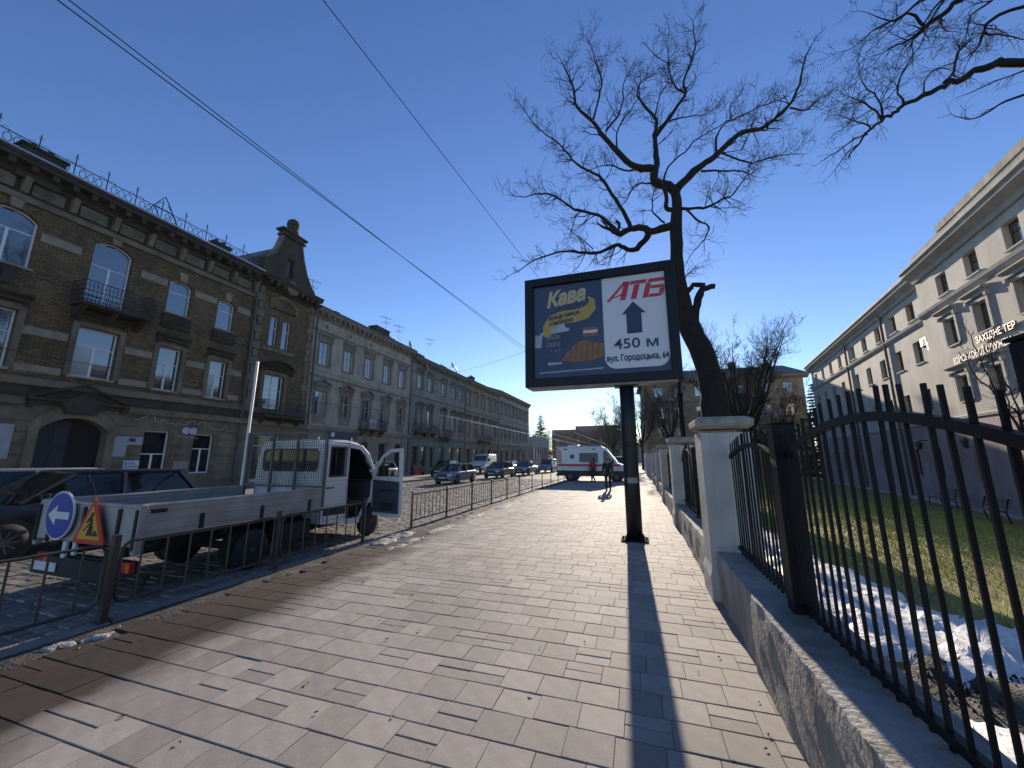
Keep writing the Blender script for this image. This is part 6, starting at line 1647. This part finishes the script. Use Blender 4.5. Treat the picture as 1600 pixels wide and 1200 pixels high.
# signs hung on the tailgate
M_sgb = mat('sign_blue', (.02, .04, .32), .45, var=.06); M_sgw = mat('sign_white', (.6, .62, .62), .5, var=.05); M_sgr = mat('sign_red', (.5, .03, .02), .45, var=.06); M_sgy = mat('sign_amber', (.62, .3, .03), .5, var=.06)
ty = 3.58 - .07
s1 = thing('road_sign', 'round blue road sign with a white left arrow hung on the tailgate', 'road sign', (-8.05, ty, .93), 0)
MB().disc((0, 0, 0), .335, 'y', .02, 40).build('sign_rim', M_sgw, s1); MB().disc((0, -.011, 0), .312, 'y', .012, 40).build('sign_face', M_sgb, s1)
MB().plate([(-.25, 0), (-.06, .14), (-.06, .05), (.25, .05), (.25, -.05), (-.06, -.05), (-.06, -.14)], (), -.022, -.0165).build('arrow', M_sgw, s1)
MB().box(-.1, .1, .01, .05, .3, .34).build('hook', M_blk, s1)
s2 = thing('road_sign', 'triangular roadworks sign with a digging figure leaning on the tailgate', 'road sign', (-7.24, ty - .02, .86), 0)
def tri(r, c=.0): return [(r * cos(R(a)), r * sin(R(a))) for a in (-150, -30, 90)]
def rtri(r, k=.06):
    pts = tri(r); out = []
    for i in range(3):
        p = Vector(pts[i]); a = Vector(pts[i - 1]); b = Vector(pts[(i + 1) % 3])
        out += [tuple(p + (a - p).normalized() * k), tuple(p + (b - p).normalized() * k * .3), tuple(p + (b - p).normalized() * k)]
    return out
ct = -.06
MB().plate([(x, z + ct) for x, z in rtri(.42)], (), -.01, .01).build('sign_border', M_sgr, s2); MB().plate([(x, z + ct) for x, z in rtri(.3, .04)], (), -.016, -.0095).build('sign_face', M_sgy, s2)
mb = MB(); mb.disc((.02, -.02, .12), .028, 'y', .006, 10)
for p in ([(-.02, .1), (.03, .08), (.06, -.02), (.0, -.03)], [(.0, -.03), (.05, -.03), (.0, -.16), (-.05, -.16)], [(.02, -.03), (.065, -.03), (.07, -.16), (.03, -.16)], [(-.03, .09), (.0, .07), (-.06, .0), (-.08, .01)]): mb.plate([(x, z + .03 - .03) for x, z in p], (), -.023, -.0165)
mb.bar((-.12, -.02, -.1), (.05, -.02, .04), .014, .006); mb.plate([(.08, -.16), (.2, -.16), (.16, -.1), (.12, -.09)], (), -.023, -.0165)
mb.build('worker_symbol', M_blk, s2)
# ------------------------------------------------------------------ railings along the kerb
M_rl = mat('railing_paint', (.035, .032, .03), .42, var=.3, scale=6)
RX = KX - .0
def railing(label, y0, y1, nb, round_=True, h=.86):
    t = thing('railing', label, 'railing', (RX, y0, 0), 0, 'steel railings along the kerb')
    L_ = y1 - y0; e = .07; r = .1 if round_ else .0; z0, z1 = .17, h - .05
    if round_:
        loop = []
        for cx, cz_, a0 in ((e + r, z0 + r, pi), (L_ - e - r, z0 + r, 1.5 * pi), (L_ - e - r, z1 - r, 0), (e + r, z1 - r, .5 * pi)):
            for i in range(5):
                a = a0 + pi / 2 * i / 4; loop.append((0, cx + r * cos(a), cz_ + r * sin(a)))
        loop.append(loop[0])
        MB().tube(loop, .017, 7, caps=False).build('frame', M_rl, t, smooth=True)
    else:
        MB().box(-.015, .015, .02, L_ - .02, z1 - .015, z1 + .015).box(-.015, .015, .02, L_ - .02, z0 - .015, z0 + .015).build('frame', M_rl, t)
    bar_ = MB().tube([(0, 0, z0), (0, 0, z1)], .011 if round_ else .009, 6).mesh('bar', M_rl)
    for i in range(nb):
        link('bar', bar_, t, loc=(0, L_ * (i + 1) / (nb + 1), 0))
def rpost(label, y, h=.88, s=.028):
    t = thing('railing_post', label, 'post', (RX, y, 0), 0, 'posts of the kerb railings')
    MB().cbox(-s, s, -s, s, -.1, h, .005).build('tube', M_rl, t); MB().cbox(-s - .035, s + .035, -s - .035, s + .035, .0, .02, .004).build('foot', M_rl, t)
near = [.88, 2.95, 5.03, 7.12]
ord_ = ['first', 'second', 'third', 'fourth', 'fifth', 'sixth', 'seventh', 'eighth', 'ninth', 'tenth', 'eleventh', 'twelfth']
nl_ = ['railing panel at the left edge beside the road signs', 'railing panel in front of the truck bed', 'railing panel in front of the truck cab']
for k in range(3): railing(nl_[k], near[k], near[k + 1], 7)
for k, y in enumerate(near): rpost(['railing post left of the picture edge', 'thick railing post in front of the roadworks sign', 'railing post in front of the rear truck wheel', 'railing post in front of the open truck door'][k], y, .9, .035 if k == 1 else .028)
MB_ = None
far = [8.95, 10.85, 12.72, 14.6, 16.5, 18.4, 20.7, 23.0, 25.4, 27.8, 30.2]
for k in range(len(far) - 1): railing('%s railing panel beyond the gap by the truck door' % ord_[k], far[k], far[k + 1], 8, False)
for k, y in enumerate(far): rpost('%s railing post beyond the gap by the truck door' % ord_[k], y, .9, .024)

# ------------------------------------------------------------------ people
def skin_part(name, m, parent, chain, root=0, sub=1):
    """chain: (points with radii, edges)"""
    pts, edges = chain
    me = bpy.data.meshes.new(name); me.from_pydata([p[:3] for p in pts], edges, []); o = bpy.data.objects.new(name, me); COL.objects.link(o); o.parent = parent
    sm = o.modifiers.new('skin', 'SKIN'); sm.use_smooth_shade = True
    if not me.skin_vertices: me.skin_vertices.new()
    for i, p in enumerate(pts):
        sv_ = me.skin_vertices[0].data[i]; sv_.radius = (p[3], p[4] if len(p) > 4 else p[3]); sv_.use_root = (i == root)
    s2_ = o.modifiers.new('sub', 'SUBSURF'); s2_.levels = sub; s2_.render_levels = sub
    me.materials.append(m)
    return o
M_skin = mat('skin', (.36, .22, .16), .6, var=.08); M_hair = mat('hair_dark', (.02, .015, .012), .7, var=.2)
M_blkc = mat('cloth_black', (.012, .012, .014), .9, var=.2); M_redc = mat('cloth_red', (.4, .03, .035), .85, var=.15); M_navc = mat('cloth_navy', (.015, .018, .03), .9, var=.2)
def person(label, loc, rz, mj, mt, stride=.22, armf=.25, H=1.76):
    t = thing('person', label, 'person', loc, rz)
    k = H / 1.76
    hip, sh, nk = .94 * k, 1.44 * k, 1.53 * k
    s_ = stride
    body = [(0, 0, hip, .13, .1), (0, 0, 1.15 * k, .14, .1), (0, .01, 1.36 * k, .16, .11), (0, .02, nk, .055), (0, .04, 1.6 * k, .075, .085), (0, .04, 1.69 * k, .08, .095), (0, .03, 1.74 * k, .05),
            (.1, 0, hip - .06, .085), (.11, s_ * .55, .5 * k, .06), (.11, s_ * .5, .08, .04), (.11, s_ * .5 + .14, .04, .035),
            (-.1, 0, hip - .06, .085), (-.11, -s_ * .1, .5 * k, .06), (-.11, -s_ * .8, .1, .04), (-.11, -s_ * .8 + .13, .05, .035),
            (.19, 0, sh - .02, .06), (.24, -armf * .3, 1.16 * k, .045), (.25, armf * .2, .93 * k, .035), (.25, armf * .3, .84 * k, .035, .02), (.25, armf * .36, .77 * k, .018, .012), (.235, armf * .42, .81 * k, .012),
            (-.19, 0, sh - .02, .06), (-.24, armf * .2, 1.16 * k, .045), (-.25, armf * .6, .96 * k, .035), (-.25, armf * .75, .88 * k, .035, .02), (-.25, armf * .85, .81 * k, .018, .012), (-.235, armf * .9, .85 * k, .012)]
    ed = [(0, 1), (1, 2), (2, 3), (3, 4), (4, 5), (5, 6), (0, 7), (7, 8), (8, 9), (9, 10), (0, 11), (11, 12), (12, 13), (13, 14), (2, 15), (15, 16), (16, 17), (17, 18), (18, 19), (18, 20), (2, 21), (21, 22), (22, 23), (23, 24), (24, 25), (24, 26)]
    skin_part('body', M_skin, t, (body, ed), 0)
    b = body
    jk = [(0, 0, hip - .12, .175, .14), (0, 0, 1.1 * k, .175, .135), (0, .01, 1.36 * k, .2, .14), (0, .015, 1.47 * k, .085, .08), b[15][:3] + (.085,), b[16][:3] + (.068,), b[17][:3] + (.05,), b[21][:3] + (.085,), b[22][:3] + (.068,), b[23][:3] + (.05,)]
    skin_part('jacket', mj, t, (jk, [(0, 1), (1, 2), (2, 3), (2, 4), (4, 5), (5, 6), (2, 7), (7, 8), (8, 9)]), 0)
    tr_ = [(0, 0, hip, .15, .12), b[7][:3] + (.11,), b[8][:3] + (.078,), b[9][:3] + (.06,), b[11][:3] + (.11,), b[12][:3] + (.078,), b[13][:3] + (.06,)]
    skin_part('trousers', mt, t, (tr_, [(0, 1), (1, 2), (2, 3), (0, 4), (4, 5), (5, 6)]), 0)
    for i in (9, 13):
        q = b[i]; MB().loft([[(q[0] - .045, q[1] - .06, 0), (q[0] + .045, q[1] - .06, 0), (q[0] + .05, q[1] + .2, 0), (q[0] - .05, q[1] + .2, 0)], [(q[0] - .045, q[1] - .06, .05), (q[0] + .045, q[1] - .06, .05), (q[0] + .045, q[1] + .2, .04), (q[0] - .045, q[1] + .2, .04)], [(q[0] - .04, q[1] - .05, .1), (q[0] + .04, q[1] - .05, .1), (q[0] + .03, q[1] + .06, .09), (q[0] - .03, q[1] + .06, .09)]]).build('shoe', M_blkc, t, bevel=.012)
    mb = MB(); rings = []
    for j in range(6):
        a = R(-12 + 102 * j / 5 * .98); rings.append([((.088 * cos(a) + .002) * cos(2 * pi * q / 14), .025 + (.105 * cos(a) + .002) * sin(2 * pi * q / 14), 1.665 * k + .105 * sin(a)) for q in range(14)])
    mb.loft(rings).build('hair', M_hair, t, smooth=True)
    mb = MB(); mb.loft([[(-.014, .13, 1.63 * k), (.014, .13, 1.63 * k), (0, .125, 1.675 * k)], [(-.006, .155, 1.635 * k), (.006, .155, 1.635 * k), (0, .135, 1.67 * k)]]).build('nose', M_skin, t)
    return t
person('person in dark clothes walking towards the ambulance', (-1.72, 22.2, 0), R(8), M_blkc, M_navc, .24, .2)
person('person in a red jacket standing at the side of the ambulance', (-3.35, 29.35, 0), R(60), M_redc, M_blkc, .34, .3)

# ------------------------------------------------------------------ red motor scooter across the street
sc = thing('motor_scooter', 'red motor scooter parked by the green shopfront', 'scooter', (-20.9, 34.0, 0), R(160))
P_red = paint('red', (.4, .02, .02))
for y in (-.62, .62):
    o = MB().lathe([(.14, -.05), (.23, -.05), (.25, 0), (.23, .05), (.14, .05)], (0, 0, 0), 16).build('wheel', M_tyre, sc); o.location = (0, y, .25); o.rotation_euler = (0, R(90), 0)
MB().loft([[(-.1, -.75, .45), (.1, -.75, .45), (.08, -.75, .7), (-.08, -.75, .7)], [(-.16, -.4, .3), (.16, -.4, .3), (.15, -.4, .76), (-.15, -.4, .76)], [(-.14, -.05, .25), (.14, -.05, .25), (.12, -.05, .6), (-.12, -.05, .6)], [(-.13, .2, .25), (.13, .2, .25), (.13, .2, .34), (-.13, .2, .34)]]).build('body', P_red, sc, bevel=.03)
MB().loft([[(-.17, .42, .3), (.17, .42, .3), (.17, .46, .3), (-.17, .46, .3)], [(-.2, .38, .7), (.2, .38, .7), (.18, .44, .7), (-.18, .44, .7)], [(-.12, .3, 1.0), (.12, .3, 1.0), (.12, .4, 1.0), (-.12, .4, 1.0)]]).build('front_shield', P_red, sc, bevel=.02)
MB().loft([[(-.13, -.7, .72), (.13, -.7, .72), (.11, -.7, .8), (-.11, -.7, .8)], [(-.14, -.1, .66), (.14, -.1, .66), (.12, -.1, .76), (-.12, -.1, .76)]]).build('seat', M_blk, sc, bevel=.03)
MB().tube([(-.34, .2, 1.08), (-.15, .32, 1.04), (.15, .32, 1.04), (.34, .2, 1.08)], .018, 6).build('handlebar', M_blk, sc); MB().tube([(0, .34, 1.02), (0, .62, .25)], .03, 6).build('fork', M_blk, sc); MB().disc((0, .42, .94), .08, 'y', .06, 12).build('headlight', M_hl, sc)

# ------------------------------------------------------------------ lamp posts, bench, wires
def lamp_post(label, p, h, rz, r=.085):
    t = thing('street_lamp', label, 'street lamp', p, rz, 'dark street lamp posts')
    MB().lathe([(r * 2, 0), (r * 2, .5), (r * 1.35, .62), (r * 1.25, 1.4), (r * 1.5, 1.45), (r * 1.5, 1.52), (r * 1.1, 1.6), (r, h * .55), (r * 1.4, h * .55 + .03), (r * 1.4, h * .55 + .1), (r * .85, h * .55 + .16), (r * .6, h)], (0, 0, 0), 12).build('post', M_iron, t, smooth=True)
    MB().tube([(0, 0, h - .1), (0, -.3, h + .25), (0, -1.2, h + .35)], .035, 6).build('arm', M_iron, t)
    MB().loft([[(-.09, -1.15, h + .3), (.09, -1.15, h + .3), (.09, -1.15, h + .38), (-.09, -1.15, h + .38)], [(-.14, -1.5, h + .27), (.14, -1.5, h + .27), (.12, -1.5, h + .4), (-.12, -1.5, h + .4)], [(-.08, -1.85, h + .3), (.08, -1.85, h + .3), (.07, -1.85, h + .36), (-.07, -1.85, h + .36)]]).build('lantern', M_plaque, t)
    return t
lamp_post('dark cast iron street lamp post behind the second pillar', (1.62, 16.0, 0), 7.4, R(-90))
def bench(label, loc, rz):
    t = thing('park_bench', label, 'bench', loc, rz, 'benches before the pale building')
    wd_ = mat('bench_slat_wood', (.2, .11, .07), .7, var=.2, rnd=.2)
    sl_ = MB().cbox(-.85, .85, -.035, .035, -.015, .015, .005).mesh('slat', wd_)
    for i in range(5): link('slat', sl_, t, loc=(0, -.22 + .1 * i, .45))
    for i in range(4): link('slat', sl_, t, loc=(0, .27 + .03 * i, .58 + .1 * i), rot=(R(75), 0, 0))
    for x in (-.7, .7): MB().tube([(x, -.25, 0), (x, -.22, .42), (x, .2, .42), (x, .34, .92)], .025, 6).tube([(x, .2, .42), (x, .28, 0)], .025, 6).build('leg', M_iron, t)
bench('wooden slatted bench nearest the pale building letters', (13.3, 21.5, yard_z(13.3, 21.5)), R(-98)); bench('wooden slatted bench farther along the path', (15.0, 27.0, yard_z(15, 27)), R(-98))

M_wire = mat('wire_black', (.012, .012, .014), .6, var=0); M_wirel = mat('wire_copper_bright', (.5, .45, .38), .3, var=.1, metal=.9)
def wire(label, p0, p1, r=.008, sag=0., m=None, n=24):
    p0, p1 = Vector(p0), Vector(p1)
    o = MB().tube([p0.lerp(p1, i / n) - Vector((0, 0, sag * 4 * (i / n) * (1 - i / n))) for i in range(n + 1)], r, 5).build('overhead_wire', m or M_wire)
    tag(o, label, 'wire', 'overhead wires'); return o
def ext(a, b, y0, y1):
    f_ = lambda y: a[0] + (b[0] - a[0]) * (y - a[1]) / (b[1] - a[1])
    return (f_(y0), y0, 7.5), (f_(y1), y1, 7.5)
p, q = ext((-6.74, 1.9), (-5.53, 18.54), -6, 70); wire('lower of the two parallel wires crossing the upper left sky', p, q, .009)
p, q = ext((-6.6, 1.95), (-5.7, 19.11), -6, 70); wire('upper of the two parallel wires crossing the upper left sky', p, q, .008)
p, q = ext((-3.51, 2.96), (-2.92, 9.83), -6, 60); wire('single wire running down the sky to the billboard', p, q, .006)
wire('span wire from the grey green roof towards the lamp post', (FX + .1, 46.5, 13.2), (1.62, 16.0, 8.2), .012, .3)
for k, (x, z) in enumerate(((-15.6, 5.3), (-16.6, 5.45), (-13.0, 5.5), (-9.5, 5.6))):
    wire(['bright trolley wire nearest the terrace', 'second bright trolley wire before the terrace', 'trolley wire over the middle of the road', 'trolley wire over the near lane'][k], (x, 30 if k < 2 else 60, z), (x + 3, 230, z - .2), .02, .2, M_wirel)
wire('thin cable along the brown brick facade', (FX + .5, -2, 6.2), (FX + .4, 36, 6.4), .012, .5); wire('second thin cable along the terrace facades', (FX + .6, -2, 9.6), (FX + .4, 64, 8.2), .012, .8)

# ------------------------------------------------------------------ haze
HZ = True
if HZ:
    hz = MB().box(-420, 420, -60, 800, -3.2, 25).build('haze', mat('haze_dummy', (1, 1, 1)))
    hm = bpy.data.materials.new('haze_air'); hm.use_nodes = True
    nt = hm.node_tree; nt.nodes.remove(nt.nodes['Principled BSDF'])
    pv = nt.nodes.new('ShaderNodeVolumePrincipled'); pv.inputs['Density'].default_value = .00014; pv.inputs['Color'].default_value = (.9, .94, 1, 1); pv.inputs['Anisotropy'].default_value = .3
    nt.links.new(pv.outputs[0], nt.nodes['Material Output'].inputs['Volume'])
    hz.data.materials.clear(); hz.data.materials.append(hm)
    stuff(hz)
